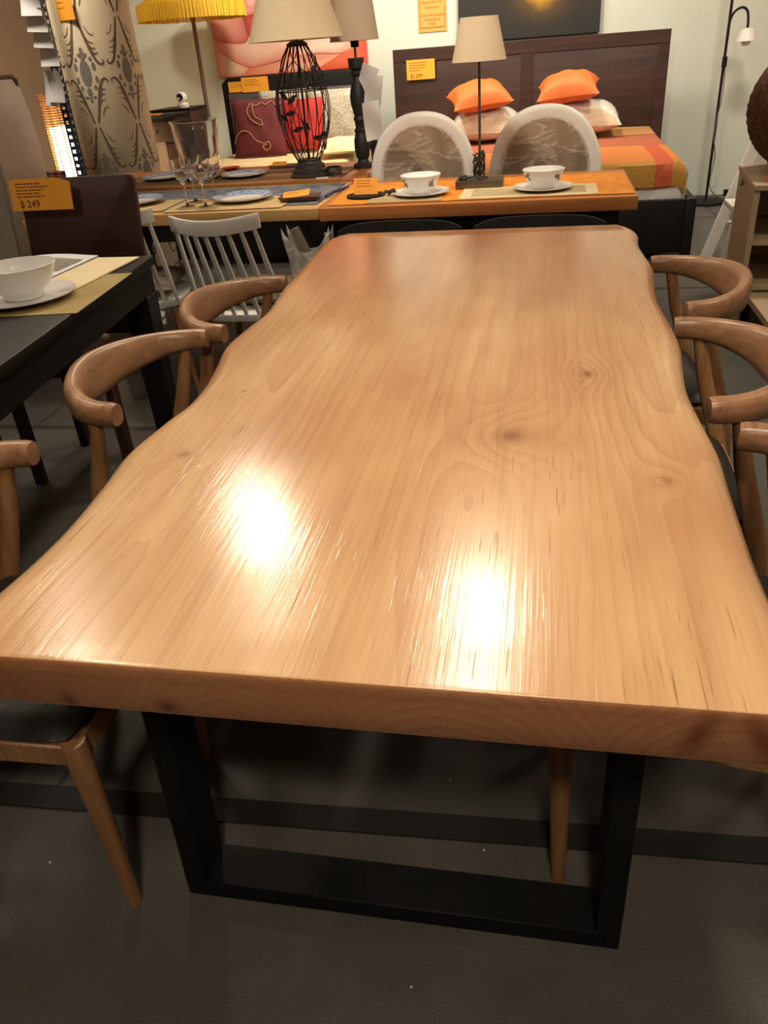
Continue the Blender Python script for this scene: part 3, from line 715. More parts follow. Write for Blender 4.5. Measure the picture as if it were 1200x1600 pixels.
def turned_lamp():
    t = thing('table_lamp', 'black turned-wood table lamp with taupe shade, white papers hanging from it', 'table lamp', (-.935, 4.375, .773))
    prof = [(0.001, 0), (.052, 0), (.052, .02), (.030, .03), (.026, .045), (.034, .06), (.040, .10), (.040, .15), (.030, .185), (.034, .195), (.034, .205), (.026, .215), (.030, .25), (.034, .255), (.034, .265), (.028, .275),
            (.034, .30), (.042, .34), (.044, .38), (.036, .42), (.024, .46), (.022, .475), (.032, .485), (.032, .50), (.026, .505), (.038, .515), (.040, .55), (.040, .565), (0.001, .565)]
    prof = [(r, z*.885) for r, z in prof]
    MB().lathe(prof, 28).build('turned_column', mat('matt_black_wood', (.016, .015, .015), .55), t)
    MB().tube([(0, 0, .49), (0, 0, .58)], .007, 10).build('stem', M['steelgrey'], t)
    MB().lathe([(.0, .545), (.02, .545), (.022, .575), (.0, .58)], 16).build('socket', M['black_metal'], t)
    MB().lathe([(.120, .572), (.088, .83), (.085, .83), (.117, .572)], 44, closed=True).build('lamp_shade', M['shade_grey'], t)
    for i, (dx, dz, rx, ry, h) in enumerate(((.055, .40, .12, .45, .14), (.085, .34, .2, .15, .17), (.075, .22, .1, -.1, .18))):
        o = MB().grid(lambda u, v: ((u-.5)*.085, .012*math.sin(v*4+u*2), (v-.5)*h), 4, 8)
        o.grid(lambda u, v: ((u-.5)*.085, .0012+.012*math.sin(v*4+u*2), (v-.5)*h), 4, 8)
        o.build('paper_leaflet', M['paper'], t, loc=(dx, -.035-.012*i, dz), rot=(rx, ry, .2*i))
turned_lamp()

# ------------------------------------------------------------------ plastic-wrapped round-back chairs
def round_chair(loc, label):
    t = thing('round_back_chair', label, 'chair', loc, 0, 'white round-back chairs behind the orange table')
    def arch(w, h, zb, y, n=40):
        out = []
        for i in range(n+1):
            a = PI+(-PI)*i/n; x = w*math.cos(a); zz = math.sin(a)
            out.append((math.copysign(abs(math.cos(a))**.86, math.cos(a))*w, y, zb+h*zz**.9 if zz > 1e-6 else zb))
        return [(-w*.97, y, zb-.16)]+out+[(w*.97, y, zb-.16)]
    path = arch(.232, .30, .70, 0)
    secs = []; m = len(path)
    for i in range(m):
        a = Vector(path[max(i-1, 0)]); b = Vector(path[min(i+1, m-1)]); d = (b-a).normalized(); nn = Vector((-d.z, 0, d.x))
        c = Vector(path[i])
        secs.append([c+nn*.034*math.copysign(abs(math.cos(q))**.7, math.cos(q))+Vector((0, .020*math.copysign(abs(math.sin(q))**.7, math.sin(q)), 0)) for q in [2*PI*j/14 for j in range(14)]])
    MB().loft(secs).build('back_frame', M['white_paint'], t, angle=60)
    inner = [(p[0]*.90, p[2]-.012) for p in path]
    MB().prism(inner, -.010, .012, 'xz').build('back_pad', M['taupe'], t)
    fl = MB()
    fl.grid(lambda u, v: (lambda p: (p[0]*v*.93, -.030-.010*math.sin(u*17+v*9)*.5, .58+(p[2]-.58)*v*.96))(path[min(int(u*(m-1)), m-1)]), m-1, 8)
    fl.build('plastic_wrap', M['film'], t)
    MB().box(-.24, .24, -.46, -.01, .40, .49).build('seat', M['taupe'], t, bevel=.03, seg=3)
    for sx in (-1, 1):
        MB().tube([(sx*.205, 0, .55), (sx*.205, .0, .40), (sx*.20, .03, 0)], [.02, .022, .014], 10).build('leg', M['white_paint'], t)
        MB().tube([(sx*.21, -.43, .42), (sx*.20, -.43, 0)], [.022, .012], 10).build('leg', M['white_paint'], t)
    return t
rc = round_chair((-.590, 4.15, 0), 'white round-back chair in plastic wrap, nearer the turned black lamp')
dup(rc, (-.002, 4.15, 0), 0, 'white round-back chair in plastic wrap, behind the bowl nearest the bed')

# ------------------------------------------------------------------ dark chairs in front of the orange table
def dark_chair(loc, label):
    t = thing('dark_chair', label, 'chair', loc, 0, 'dark chairs pushed under the orange table')
    m = mat('dark_grey_plastic', (.035, .035, .037), .4)
    bk = MB()
    secs = []
    for i in range(13):
        u = -1+2*i/12; x = u*.238; y = .02-.055*u*u; zt = .735-.022*abs(u)**6; zb = .58
        secs.append([(x, y-.008, zb), (x, y+.008, zb), (x, y+.010-.0, zt-.006), (x, y+.003, zt), (x, y-.006, zt)])
    bk.loft(secs); bk.build('backrest', m, t, angle=60)
    MB().box(-.21, .21, .05, .42, .43, .455).build('seat', m, t, bevel=.01)
    for sx in (-1, 1):
        MB().tube([(sx*.19, .01, .62), (sx*.195, .03, .43), (sx*.205, -.01, 0)], .011, 10).build('leg', m, t)
        MB().tube([(sx*.19, .39, .43), (sx*.20, .42, 0)], .011, 10).build('leg', m, t)
    return t
dc = dark_chair((-.535, 3.085, 0), 'dark chair pushed under the orange table, nearer the spindle chairs')
dup(dc, (-.015, 3.085, 0), 0, 'dark chair pushed under the orange table, nearer the bed')

# ------------------------------------------------------------------ white spindle-back chairs
def spindle_chair(loc, rz, label):
    t = thing('spindle_chair', label, 'chair', loc, rz, 'white spindle-back chairs at the pale table')
    secs = []
    top = lambda u: Vector((u*.168, -.170-.062*(1-u*u), .80+.012*u*u))
    for i in range(17):
        u = -1+2*i/16; p = top(u); h = .026
        d = Vector((1, .08*u/.168*.168*2, 0)).normalized(); nn = Vector((-d.y, d.x, 0))
        secs.append([p+nn*a+Vector((0, -b*.15, b)) for a, b in ((-.011, -h), (.011, -h), (.012, h*.7), (.006, h), (-.006, h), (-.012, h*.7))])
    MB().loft(secs).build('top_rail', M['white_paint'], t, angle=50)
    for i in range(8):
        u = -.88+1.76*i/7; a = top(u)-Vector((0, 0, .02)); ub = u*1.02
        b = Vector((ub*.195, -.03-.03*(1-ub*ub)+.0, .435))
        MB().tube([a, a.lerp(b, .5), b], [.0075, .0105, .0085], 10).build('spindle', M['white_paint'], t)
    poly = []
    for i in range(40):
        q = 2*PI*i/40; c, s = math.cos(q), math.sin(q)
        poly.append((.215*math.copysign(abs(c)**.6, c), .13+.205*math.copysign(abs(s)**.7, s)))
    MB().prism(poly, .415, .445).build('seat', M['white_paint'], t, bevel=.006)
    for sx in (-1, 1):
        for y0, y1 in ((-.02, -.07), (.28, .34)):
            MB().tube([(sx*.15, y0+.01, .418), (sx*.20, y1, 0)], [.016, .011], 10).build('leg', M['elbow_leg'], t)
    return t
sc = spindle_chair((-1.155, 2.955, 0), 0, 'white spindle-back chair with its whole back showing, before the pale table')
dup(sc, (-1.70, 3.11, 0), rad(17), 'white spindle-back chair, mostly hidden behind the black table corner')
striped = stripes('taupe_striped_cushion', [(0, lin(120, 106, 86)), (.45, lin(130, 114, 92)), (.55, lin(92, 82, 68)), (1, lin(118, 104, 84))], 0, .05, .8)
o = pillow_mb(.40, .36, .075, .04).build('seat_cushion', striped, None, loc=(-1.13, 3.12, .486)); tag(o, 'taupe striped seat cushion on the fully visible spindle chair', 'cushion', 'striped seat cushions')
o = pillow_mb(.38, .36, .085, .04).build('seat_cushion', striped, None, loc=(-1.745, 3.26, .490), rot=(0, 0, rad(100))); tag(o, 'taupe striped seat cushion on the half-hidden spindle chair', 'cushion', 'striped seat cushions')
def crumple(name, label, loc, sx, sy, sz, seed, cat='plastic wrap'):
    rng = random.Random(seed); mb = MB(); n = 22; ph = [rng.uniform(0, 6) for _ in range(6)]
    def f(u, v):
        a = 2*PI*u; b = PI*v
        r = 1+.16*math.sin(5*a+ph[0]+3*b)+.12*math.sin(9*b+ph[1]+2*a)+.10*math.sin(13*a-7*b+ph[2])
        if v in (0.0, 1.0): r = 1
        return (sx*r*math.sin(b)*math.cos(a), sy*r*math.sin(b)*math.sin(a), sz*(math.cos(b)+1)*(1+.08*math.sin(7*a+ph[3])*math.sin(b)))
    mb.grid(f, 28, n)
    o = mb.build(name, M['film_thick'], None, loc=loc, angle=25); return tag(o, label, cat)
crumple('plastic_bundle', 'crumpled clear plastic bundle on the half-hidden spindle chair', (-1.76, 3.25, .53), .075, .05, .083, 2)
o = crumple('plastic_bundle', 'crumpled plastic wrap at the front corner of the half-hidden chair seat', (-1.615, 3.03, .34), .06, .055, .045, 5)
def wrapped_chair():
    t = thing('wrapped_chair', 'chair with two short posts under crumpled plastic, below the table joint', 'chair', (-.90, 3.20, 0))
    g = mat('grey_painted_frame', lin(130, 120, 104), .6)
    MB().box(-.035, .12, 0, .20, .40, .43).build('seat', M['taupe'], t, bevel=.008)
    for x, y in ((-.02, .015), (.10, .015), (-.02, .185), (.10, .185)):
        MB().tube([(x, y, .40), (x*1.05, y, 0)], [.013, .010], 8).build('leg', g, t)
    MB().tube([(-.020, .01, .43), (-.045, -.02, .60), (-.085, -.02, .705)], [.022, .024, .020], 10).build('post', g, t)
    MB().tube([(.045, .01, .43), (.05, -.01, .68)], [.018, .016], 10).build('post', g, t)
    fl = MB()
    def f(u, v):
        top = .715-.10*math.sin(PI*min(1, u*1.0))**.7
        return (-.10+.165*u-.03*(1-u)*v, -.05-.012*math.sin(14*u+9*v), .42+(top-.42)*v)
    fl.grid(f, 20, 16); fl.grid(lambda u, v: (lambda p: (p[0], p[1]+.075, p[2]))(f(u, v)), 20, 16)
    fl.build('plastic_wrap', M['film_thick'], t, angle=25)
wrapped_chair()

# ------------------------------------------------------------------ black table on the left and what lies on it
def black_table():
    t = thing('dining_table', 'black stained dining table set with bowl and magazines, cut off at left', 'table', (-1.62, 1.80, 0), rad(6.2))
    # local: right edge x=+.40, far edge y=+.70
    MB().box(-.42, .415, -.75, .68, .73, .76).build('tabletop', M['blackwood'], t, bevel=.004)
    ap = MB(); ap.box(-.40, .402, -.73, .665, .645, .73)
    ap.build('apron', M['blackwood'], t, bevel=.003, seg=1)
    for x in (-.36, .36):
        for y in (-.69, .62):
            P = lambda s, z: [(x-.045*s, y-.045*s, z), (x+.045*s, y-.045*s, z), (x+.045*s, y+.045*s, z), (x-.045*s, y+.045*s, z)]
            MB().loft([P(.75, 0), P(1, .646)]).build('leg', M['blackwood'], t, bevel=.003, seg=1)
    return t
black_table()
zt = .7605
flat('place_mat', 'olive woven place mat under the white bowl and plate', 'place mat', -1.66, -1.215, 1.83, 2.25, zt, .0018, M['olive_mat'], None, rad(6.2))
saucer('plate', 'large plain white plate on the olive place mat', (-1.437, 1.985, zt+.002), .152, None, None, 'plate', .018)
bowl('bowl', 'large plain white bowl on the large white plate', (-1.435, 2.0, zt+.0085), .106, .088)
def leaf_stack():
    o = MB().box(-.14, .14, -.20, .20, 0, .004).build('booklet', M['cream_paper'], None, loc=(-1.455, 2.275, zt+.0025), rot=(0, 0, rad(-2)), smooth=False)
    tag(o, 'plain cream booklet cover between the magazine and the olive mat', 'booklet')
    t = thing('magazine', 'open magazine with grey photographs behind the white bowl', 'magazine', (-1.62, 2.30, zt+.0072), rad(-3))
    mb = MB(); f = lambda u, v: (-.15+.30*u, -.19+.38*v, .002+.010*math.sin(PI*u)**1.0+.012*max(0, u-.8)*v)
    mb.grid(f, 16, 8); mb.grid(lambda u, v: (-.15+.30*u, -.19+.38*v, 0), 16, 8)
    mb.build('pages', M['paper'], t)
    ph = MB()
    for x0, x1, y0, y1 in ((.02, .13, -.02, .13), (-.05, .01, .06, .12), (-.12, -.06, .02, .10), (-.02, .12, -.16, -.06)):
        ph.grid(lambda u, v: (lambda p: (p[0], p[1], p[2]+.0012))(f(((x0+(x1-x0)*u)+.15)/.30, ((y0+(y1-y0)*v)+.19)/.38)), 6, 3)
    ph.build('photographs', mat('printed_grey_photo', lin(150, 142, 132), .5, var=.4, vscale=40), t)
    t = thing('book_stack', 'stack of grey brochures at the far left edge of the black table', 'books', (-1.98, 2.22, zt), rad(-5))
    for i in range(4):
        MB().box(-.13, .13, -.20, .20, i*.0085, i*.0085+.008).build('brochure', M['paper'] if i % 2 else mat('grey_cover', (.25, .25, .24), .5), t, rot=(0, 0, .02*i), smooth=False)
    o = MB().box(-.05, .05, -.03, .03, 0, .003).build('coaster', mat('pink_card', lin(190, 90, 80), .6), None, loc=(-1.64, 1.80, zt), smooth=False)
    tag(o, 'small pink card near the olive mat at the left edge', 'card')
leaf_stack()
def panel_chair():
    t = thing('panel_chair', 'dark brown chair with solid panel back carrying the 249 price tag', 'chair', (-1.61, 2.62, 0))
    T = Matrix.Rotation(rad(-10), 4, 'X')
    bk = MB(); w = .222; poly = []
    for cx, cz, a0 in ((w-.02, 1.0-.02, 0), (-w+.02, 1.0-.02, PI/2)):
        for i in range(7): poly.append((cx+.02*math.cos(a0+PI/2*i/6), cz+.02*math.sin(a0+PI/2*i/6)))
    poly += [(-w+.006, .46), (w-.006, .46)]
    bk.prism([(p[0], p[1]-.46) for p in poly], -.012, .012, 'xz', Matrix.Translation((0, 0, .46)) @ T)
    bk.build('back_panel', M['darkbrown'], t, bevel=.004)
    MB().box(-.215, .215, -.36, .02, .42, .455).build('seat', M['darkbrown'], t, bevel=.006)
    for sx in (-1, 1):
        MB().box(sx*.19-.018, sx*.19+.018, -.02, .016, 0, .42).build('leg', M['darkbrown'], t, bevel=.003, seg=1)
        MB().box(sx*.19-.018, sx*.19+.018, -.35, -.314, 0, .42).build('leg', M['darkbrown'], t, bevel=.003, seg=1)
    card('price_tag', 'orange price tag reading 249 dollars on the dark brown panel back', (-1.735, 2.672, .945), .235, .104, (PI/2-rad(10), 0, rad(0)), 5, '$ 249', .034, fold=.014)
panel_chair()

# ------------------------------------------------------------------ beds
def bed_one():
    t = thing('bed', 'double bed with wide dark brown headboard and blanket in orange stripes', 'bed', (-.17, 7.42, 0))
    hb = MB(); w = 1.095
    hb.box(-w, w, -.03, .03, .05, 1.285)
    hb.build('headboard', M['espresso'], t, bevel=.004)
    pn = MB()
    for x0, x1 in ((-w, -w+.09), (-.05, .05), (w-.09, w)): pn.box(x0, x1, -.038, -.03, .25, 1.188)
    pn.box(-w, w, -.038, -.03, 1.19, 1.285); pn.build('headboard_frame', M['espresso'], t, bevel=.003, seg=1)
    X1 = 1.10
    MB().box(-.93, -.89, -1.95, -.045, .12, .37).build('side_rail', M['blackwood'], t, bevel=.003)
    MB().box(X1-.04, X1, -1.95, -.045, .12, .37).build('side_rail', M['blackwood'], t, bevel=.003)
    MB().box(-.93, X1, -2.0, -1.95, .05, .37).build('footboard', M['blackwood'], t, bevel=.003)
    for x in (-.90, X1-.03): MB().box(x-.03, x+.03, -2.01, -1.95, 0, .375).build('bed_leg', M['blackwood'], t, bevel=.003)
    mm = MB().box(-.88, X1-.06, -1.94, -.06, .30, .56).build('mattress', mat('white_mattress_cloth', (.85, .85, .85), .6), t, bevel=.04, seg=4)
    MB().box(-.885, X1-.055, -1.948, -.06, .299, .565).build('mattress_wrap', plastic_film('mattress_film', .5, 12), t, bevel=.04, seg=4)
bed_one()
def blanket():
    k = NT('orange_striped_blanket'); co = k.coords(); sp = k.n('ShaderNodeSeparateXYZ'); k.link(co, sp.inputs[0])
    y = k.math('ADD', sp.outputs[1], k.math('MULTIPLY', k.noise(co, 5, 2), .02))
    f = k.math('DIVIDE', k.math('ADD', y, .10), 2.1)
    col = k.n('ShaderNodeValToRGB'); k.link(f, col.inputs[0]); cr = col.color_ramp; cr.interpolation = 'CONSTANT'
    stops = [(0, lin(178, 130, 48)), (.052, lin(204, 122, 54)), (.44, lin(110, 60, 40)), (.452, lin(176, 98, 68)), (.70, lin(110, 60, 40)), (.712, lin(190, 142, 86))]
    while len(cr.elements) < len(stops): cr.elements.new(.5)
    for e, (p, c) in zip(cr.elements, stops): e.position = p; e.color = (*c, 1)
    xx = sp.outputs[0]
    st = k.math('MULTIPLY', k.math('GREATER_THAN', xx, .74), k.math('LESS_THAN', xx, .845))
    st = k.math('MULTIPLY', st, k.math('LESS_THAN', f, .44))
    c = k.mix(k.math('MULTIPLY', st, .8), col.outputs[0], lin(190, 70, 44))
    c = k.mix(.3, c, k.ramp(k.noise(co, 90, 3), [(.3, (.35, .33, .32)), (.7, (.95, .95, .95))]), 'MULTIPLY')
    k.link(c, k.b.inputs['Base Color']); k.b.inputs['Roughness'].default_value = .75; k.bump(k.noise(co, 40, 3), .4, .01)
    t = thing('blanket', 'striped blanket in orange, terracotta and ochre covering the wide bed', 'blanket', (-.07, 5.50, 0))
    mb = MB(); X = .93
    prof = [(-.035, .445), (-.04, .52), (-.03, .575), (.0, .592), (.3, .592), (.9, .595), (1.4, .60), (1.84, .62)]
    def f2(u, v):
        p = prof[min(int(round(v*(len(prof)-1))), len(prof)-1)]
        x = -X+2*X*u; dz = 0
        e = max(0, abs(x)-(X-.05))/.05
        return (x, p[0]+(.008*math.sin(u*20) if p[1] < .58 else 0), p[1]-.05*e*e+.004*math.sin(u*13+p[0]*6))
    mb.grid(f2, 48, len(prof)-1)
    base = MB()
    mb.grid(lambda u, v: (lambda p: (p[0]*.995, p[1]+.008, p[2]-.010))(f2(u, v)), 48, len(prof)-1)
    mb.build('woven_cloth', k.m, t, angle=50)
    fr = MB()
    for i in range(60):
        yv = .02+i*.013; fr.tube([(X-.006, yv, .555), (X+.012+.006*math.sin(i*2.1), yv-.01, .50), (X+.004, yv-.015, .455+.012*math.sin(i*1.3))], .0028, 5)
    fr.build('fringe', mat('dark_fringe', lin(92, 62, 40), .9), t)
blanket()
def plump(name, label, cat, loc, rot, w, d, h, m, pinch, group, wrap=None):
    if wrap:
        t = thing(name, label, cat, loc, 0, group); t.rotation_euler = rot
        pillow_mb(w, d, h, pinch, low=.5).build('pillow_case', m, t, angle=80)
        pillow_mb(w*1.03, d*1.03, h*1.06, pinch, low=.5).build('plastic_wrap', wrap, t, angle=80); return t
    o = pillow_mb(w, d, h, pinch, low=.55).build(name, m, None, loc=loc, rot=rot, angle=80); return tag(o, label, cat, group)
plump('bed_pillow', 'beige pillow in clear plastic under the left orange cushion', 'pillow', (-.47, 6.98, .70), (rad(6), 0, 0), .56, .42, .29, M['beige_pillow'], .03, 'wrapped beige pillows', M['film'])
plump('bed_pillow', 'beige pillow in clear plastic under the right orange cushion', 'pillow', (.24, 6.98, .71), (rad(6), 0, 0), .62, .42, .29, M['beige_pillow'], .03, 'wrapped beige pillows', M['film'])
plump('cushion', 'orange silk cushion tilted on the plastic-wrapped pillow, behind the cone-shade lamp', 'cushion', (-.52, 6.92, .915), (rad(11), rad(-5), rad(14)), .47, .42, .25, M['orange_silk'], .13, 'orange silk cushions')
plump('cushion', 'orange silk cushion sitting flat on the pillow to the right of the lamp shade', 'cushion', (.155, 6.93, .935), (rad(12), rad(-4), rad(-2)), .47, .40, .25, M['orange_silk'], .13, 'orange silk cushions')
card('price_tag', 'orange price tag on the wide dark headboard of the double bed', (-1.035, 7.372, 1.132), .235, .145, UP(), 4, '$1299', .04)

def bed_two():
    t = thing('bed', 'black bed against the flower painting, heaped with cushions', 'bed', (-2.08, 7.28, 0))
    w = .655
    hb = MB(); poly = [(-w, .05), (w, .05), (w, 1.15), (w-.02, 1.175), (-w+.05, 1.175), (-w, 1.13)]
    hb.prism(poly, -.03, .03, 'xz'); hb.build('headboard', M['black_metal'], t, bevel=.006)
    MB().box(-w+.05, w-.05, -.045, -.03, .60, 1.06).build('padded_panel', mat('grey_leatherette', (.10, .095, .09), .4), t, bevel=.012)
    for x in (-w, w-.03): MB().box(x, x+.03, -1.62, -.03, .15, .42).build('side_rail', M['blackwood'], t, bevel=.003)
    MB().box(-w, w, -1.66, -1.62, .05, .42).build('footboard', M['blackwood'], t, bevel=.003)
    MB().box(-w+.035, w-.035, -1.61, -.05, .30, .60).build('mattress', mat('cream_mattress_cover', lin(226, 204, 156), .7, bump=.2, bscale=12), t, bevel=.05, seg=4)
    for x in (-w+.03, w-.03):
        for y in (-1.64, 0): MB().box(x-.03, x+.03, y-.02, y+.02, 0, .16).build('bed_leg', M['blackwood'], t)
bed_two()
def swirl_cushion():
    t = thing('cushion', 'maroon cushion with beige embroidered swirls on the black bed', 'cushion', (-2.30, 6.80, .815)); t.rotation_euler = (rad(74), 0, rad(4))
    pillow_mb(.44, .44, .15, .05).build('cover', mat('maroon_cloth', lin(96, 32, 38), .8, bump=.3, bscale=120), t, angle=80)
    em = MB()
    def hz(x, y):
        X, Y = x/.22, y/.22; return .075*(max(0, 1-abs(X)**2.6)**.5)*(max(0, 1-abs(Y)**2.6)**.5)*1.05+.004
    def strand(P):
        em.tube([(p[0], p[1], hz(p[0], p[1])) for p in catmull(P, 6)], .0028, 6)
    strand([(.20, .17), (.16, .15), (.13, .18), (.08, .155), (.05, .175), (.0, .15), (-.04, .17), (-.07, .12), (-.05, .06), (0, .02), (.05, .0), (.04, .04), (.0, .06), (-.02, .10), (-.03, .16)])
    strand([(-.20, -.12), (-.17, -.06), (-.12, -.03), (-.06, -.05), (-.02, -.10), (.05, -.13), (.09, -.12), (.10, -.16), (.06, -.18), (.04, -.15), (.07, -.14)])
    em.build('embroidery', mat('beige_thread', lin(190, 150, 104), .7), t)
swirl_cushion()
plump('cushion', 'bright red cushion half hidden behind the wire cage lamp', 'cushion', (-1.97, 6.95, .81), (rad(76), 0, rad(-6)), .36, .40, .12, mat('red_cloth', lin(178, 40, 34), .7, bump=.2, bscale=100), .05, None)
silver = mat('silver_brocade', lin(176, 170, 154), .5, var=.35, vscale=60, bump=.3, bscale=60)
plump('cushion', 'silver brocade cushion peeking above the maroon cushion', 'cushion', (-2.16, 7.14, .86), (rad(84), 0, 0), .46, .42, .12, silver, .05, 'silver brocade cushions')
plump('cushion', 'silver brocade cushion beside the black turned lamp, on the black bed', 'cushion', (-1.70, 7.06, .84), (rad(78), 0, rad(-4)), .50, .44, .14, silver, .05, 'silver brocade cushions')
plump('bed_pillow', 'cream pillow lying at the right side of the black bed', 'pillow', (-1.56, 6.55, .668), (rad(4), 0, rad(10)), .36, .46, .12, mat('cream_pillow_cloth', lin(232, 214, 172), .7), .04, None)
card('price_tag', 'orange price tag at the black headboard corner, smaller and left', (-2.585, 7.235, 1.105), .17, .078, UP(), 3, None)
card('price_tag', 'larger orange price tag on the black headboard, right of the smaller one', (-2.43, 7.230, 1.115), .235, .11, UP(0), 4, None)

# ------------------------------------------------------------------ pictures and notice on the back wall
def vcol_mat(name, rough=.6):
    k = NT(name); a = k.n('ShaderNodeVertexColor'); a.layer_name = 'paint'
    co = k.coords(); c = k.mix(.12, a.outputs[0], k.ramp(k.noise(co, 9, 3), [(.3, (.6, .6, .6)), (.7, (1, 1, 1))]), 'MULTIPLY')
    k.link(c, k.b.inputs['Base Color']); k.b.inputs['Roughness'].default_value = rough; return k.m
def rose_painting():
    x0, x1, z0, z1 = -2.92, -1.545, 1.175, 2.15
    t = thing('painting', 'large unframed painting of a pink rose above the black bed', 'painting', (x0, 7.70, z0))
    Wd, Hh = x1-x0, z1-z0
    MB().box(0, Wd, 0, .035, 0, Hh).build('canvas', mat('peach_canvas', lin(226, 150, 124), .7), t, smooth=False)
    me = bpy.data.meshes.new('petals'); vs = []; fs = []; cols = []
    def q(zx, zy): return ((zx-60)/955*Wd, (470-.03*(zx-60)-zy)/470*.585)
    def petal(P, ce, ed, lay, c=None, n=6):
        pts = [q(*p) for p in [tuple(v) for v in catmull(list(P)+[P[0]], n)][:-1]]
        pts = [(min(max(a, 0), Wd), min(max(b, 0), Hh)) for a, b in pts]
        cx, cz = q(*c) if c else (sum(p[0] for p in pts)/len(pts), sum(p[1] for p in pts)/len(pts))
        o = len(vs); y = -.001-.0012*lay; m = len(pts)
        vs.append((cx, y-.001, cz)); cols.append(ce)
        for k in (.5, .85, 1.0):
            for p in pts:
                vs.append((cx+(p[0]-cx)*k, y-.001*(1-k), cz+(p[1]-cz)*k)); cols.append(tuple(a+(b-a)*(k**2.8) for a, b in zip(ce, ed)))
        for i in range(m):
            j = (i+1) % m; fs.append((o, o+1+i, o+1+j)); fs.append((o+1+i, o+1+m+i, o+1+m+j, o+1+j)); fs.append((o+1+m+i, o+1+2*m+i, o+1+2*m+j, o+1+m+j))
    pk, pale, cor, dk, red = lin(238, 172, 154), lin(244, 206, 184), lin(226, 122, 98), lin(196, 92, 84), lin(214, 84, 66)
    petal([(60, -300), (1015, -300), (1015, 470), (60, 470)], lin(230, 150, 128), lin(226, 150, 124), 0, n=1)
    petal([(60, 300), (150, 330), (280, 410), (240, 470), (60, 470)], lin(240, 200, 172), lin(224, 120, 96), 1)
    petal([(230, 470), (285, 410), (520, 400), (760, 380), (1015, 330), (1015, 470)], lin(238, 170, 140), lin(232, 118, 84), 2)
    petal([(700, 440), (850, 360), (1015, 240), (1015, 440)], lin(232, 110, 76), lin(214, 76, 50), 3)
    petal([(60, 20), (200, 90), (420, 180), (640, 230), (720, 300), (600, 330), (480, 375), (370, 400), (270, 412), (140, 345), (70, 240)], pale, cor, 4, (330, 270))
    petal([(640, 240), (900, 250), (960, 300), (860, 350), (720, 345), (560, 350)], lin(248, 214, 196), lin(232, 140, 112), 4, (740, 300))
    petal([(60, 20), (170, -30), (290, 60), (300, 180), (270, 260), (160, 260), (70, 220)], pk, dk, 5, (150, 120))
    petal([(170, -60), (380, -80), (400, 60), (350, 90), (280, 110), (250, 40)], lin(238, 176, 170), lin(206, 110, 104), 6)
    petal([(270, 110), (350, 92), (420, 110), (380, 220), (300, 230)], lin(206, 96, 84), lin(178, 70, 66), 7)
    petal([(300, -20), (380, -10), (340, 60), (300, 40)], lin(236, 190, 180), lin(212, 130, 122), 8)
    petal([(700, -200), (1015, -250), (1015, 60), (880, 180), (740, 120)], pk, cor, 6, (900, -60))
    petal([(380, -250), (700, -260), (740, 60), (560, 120), (400, 40)], lin(232, 150, 140), dk, 5)
    me.from_pydata(vs, [], fs); ca = me.color_attributes.new('paint', 'FLOAT_COLOR', 'POINT')
    for i, c in enumerate(cols): ca.data[i].color = (*c, 1)
    me.materials.append(vcol_mat('rose_paint'))
    o = bpy.data.objects.new('painted_rose', me); COL.objects.link(o); o.parent = t
rose_painting()
def dark_painting():
    t = thing('painting', 'large black painting with a golden glow above the wide headboard', 'painting', (-.175, 7.70, 1.30))
    k = NT('black_gold_paint'); co = k.coords(); sp = k.n('ShaderNodeSeparateXYZ'); k.link(co, sp.inputs[0])
    dx = k.math('DIVIDE', k.math('ADD', sp.outputs[0], -.11), .17); dz = k.math('DIVIDE', k.math('ADD', sp.outputs[2], -.33), .15)
    g = k.math('POWER', 2.718, k.math('MULTIPLY', k.math('ADD', k.math('MULTIPLY', dx, dx), k.math('MULTIPLY', dz, dz)), -1.0))
    g = k.math('MULTIPLY', g, k.math('ADD', .5, k.noise(co, 7, 3)), clamp=True)
    c = k.ramp(g, [(0, lin(36, 34, 32)), (.35, lin(84, 62, 30)), (1, lin(214, 160, 40))])
    k.link(c, k.b.inputs['Base Color']); k.b.inputs['Roughness'].default_value = .5
    MB().box(-.575, .575, 0, .04, 0, .85).build('canvas', k.m, t, smooth=False)
dark_painting()
def notice():
    t = thing('notice', 'orange paper notice taped to the wall between the two paintings', 'notice', (-.972, 7.745, 1.395))
    MB().box(-.121, .121, -.002, .001, 0, .40).build('sheet', mat('orange_notice_paper', lin(240, 170, 88), .7, var=.04), t, smooth=False)
    b = MB()
    for x0, x1, z0, z1 in ((-.105, .105, .030, .034), (-.105, .105, .37, .374), (-.105, -.102, .03, .374), (.102, .105, .03, .374)): b.box(x0, x1, -.0035, -.002, z0, z1)
    b.build('printed_border', M['ink'], t, smooth=False)
    for s, z in (('Furniture', .262), ('Please Ask For', .203), ('Assistance!', .168), ('Once Purchased', .112), ('Considered', .080), ('Sold', .050)):
        text('notice_line', s, .029, M['ink'], t, (0, -.0025, z), (PI/2, 0, 0), 'CENTER')
notice()

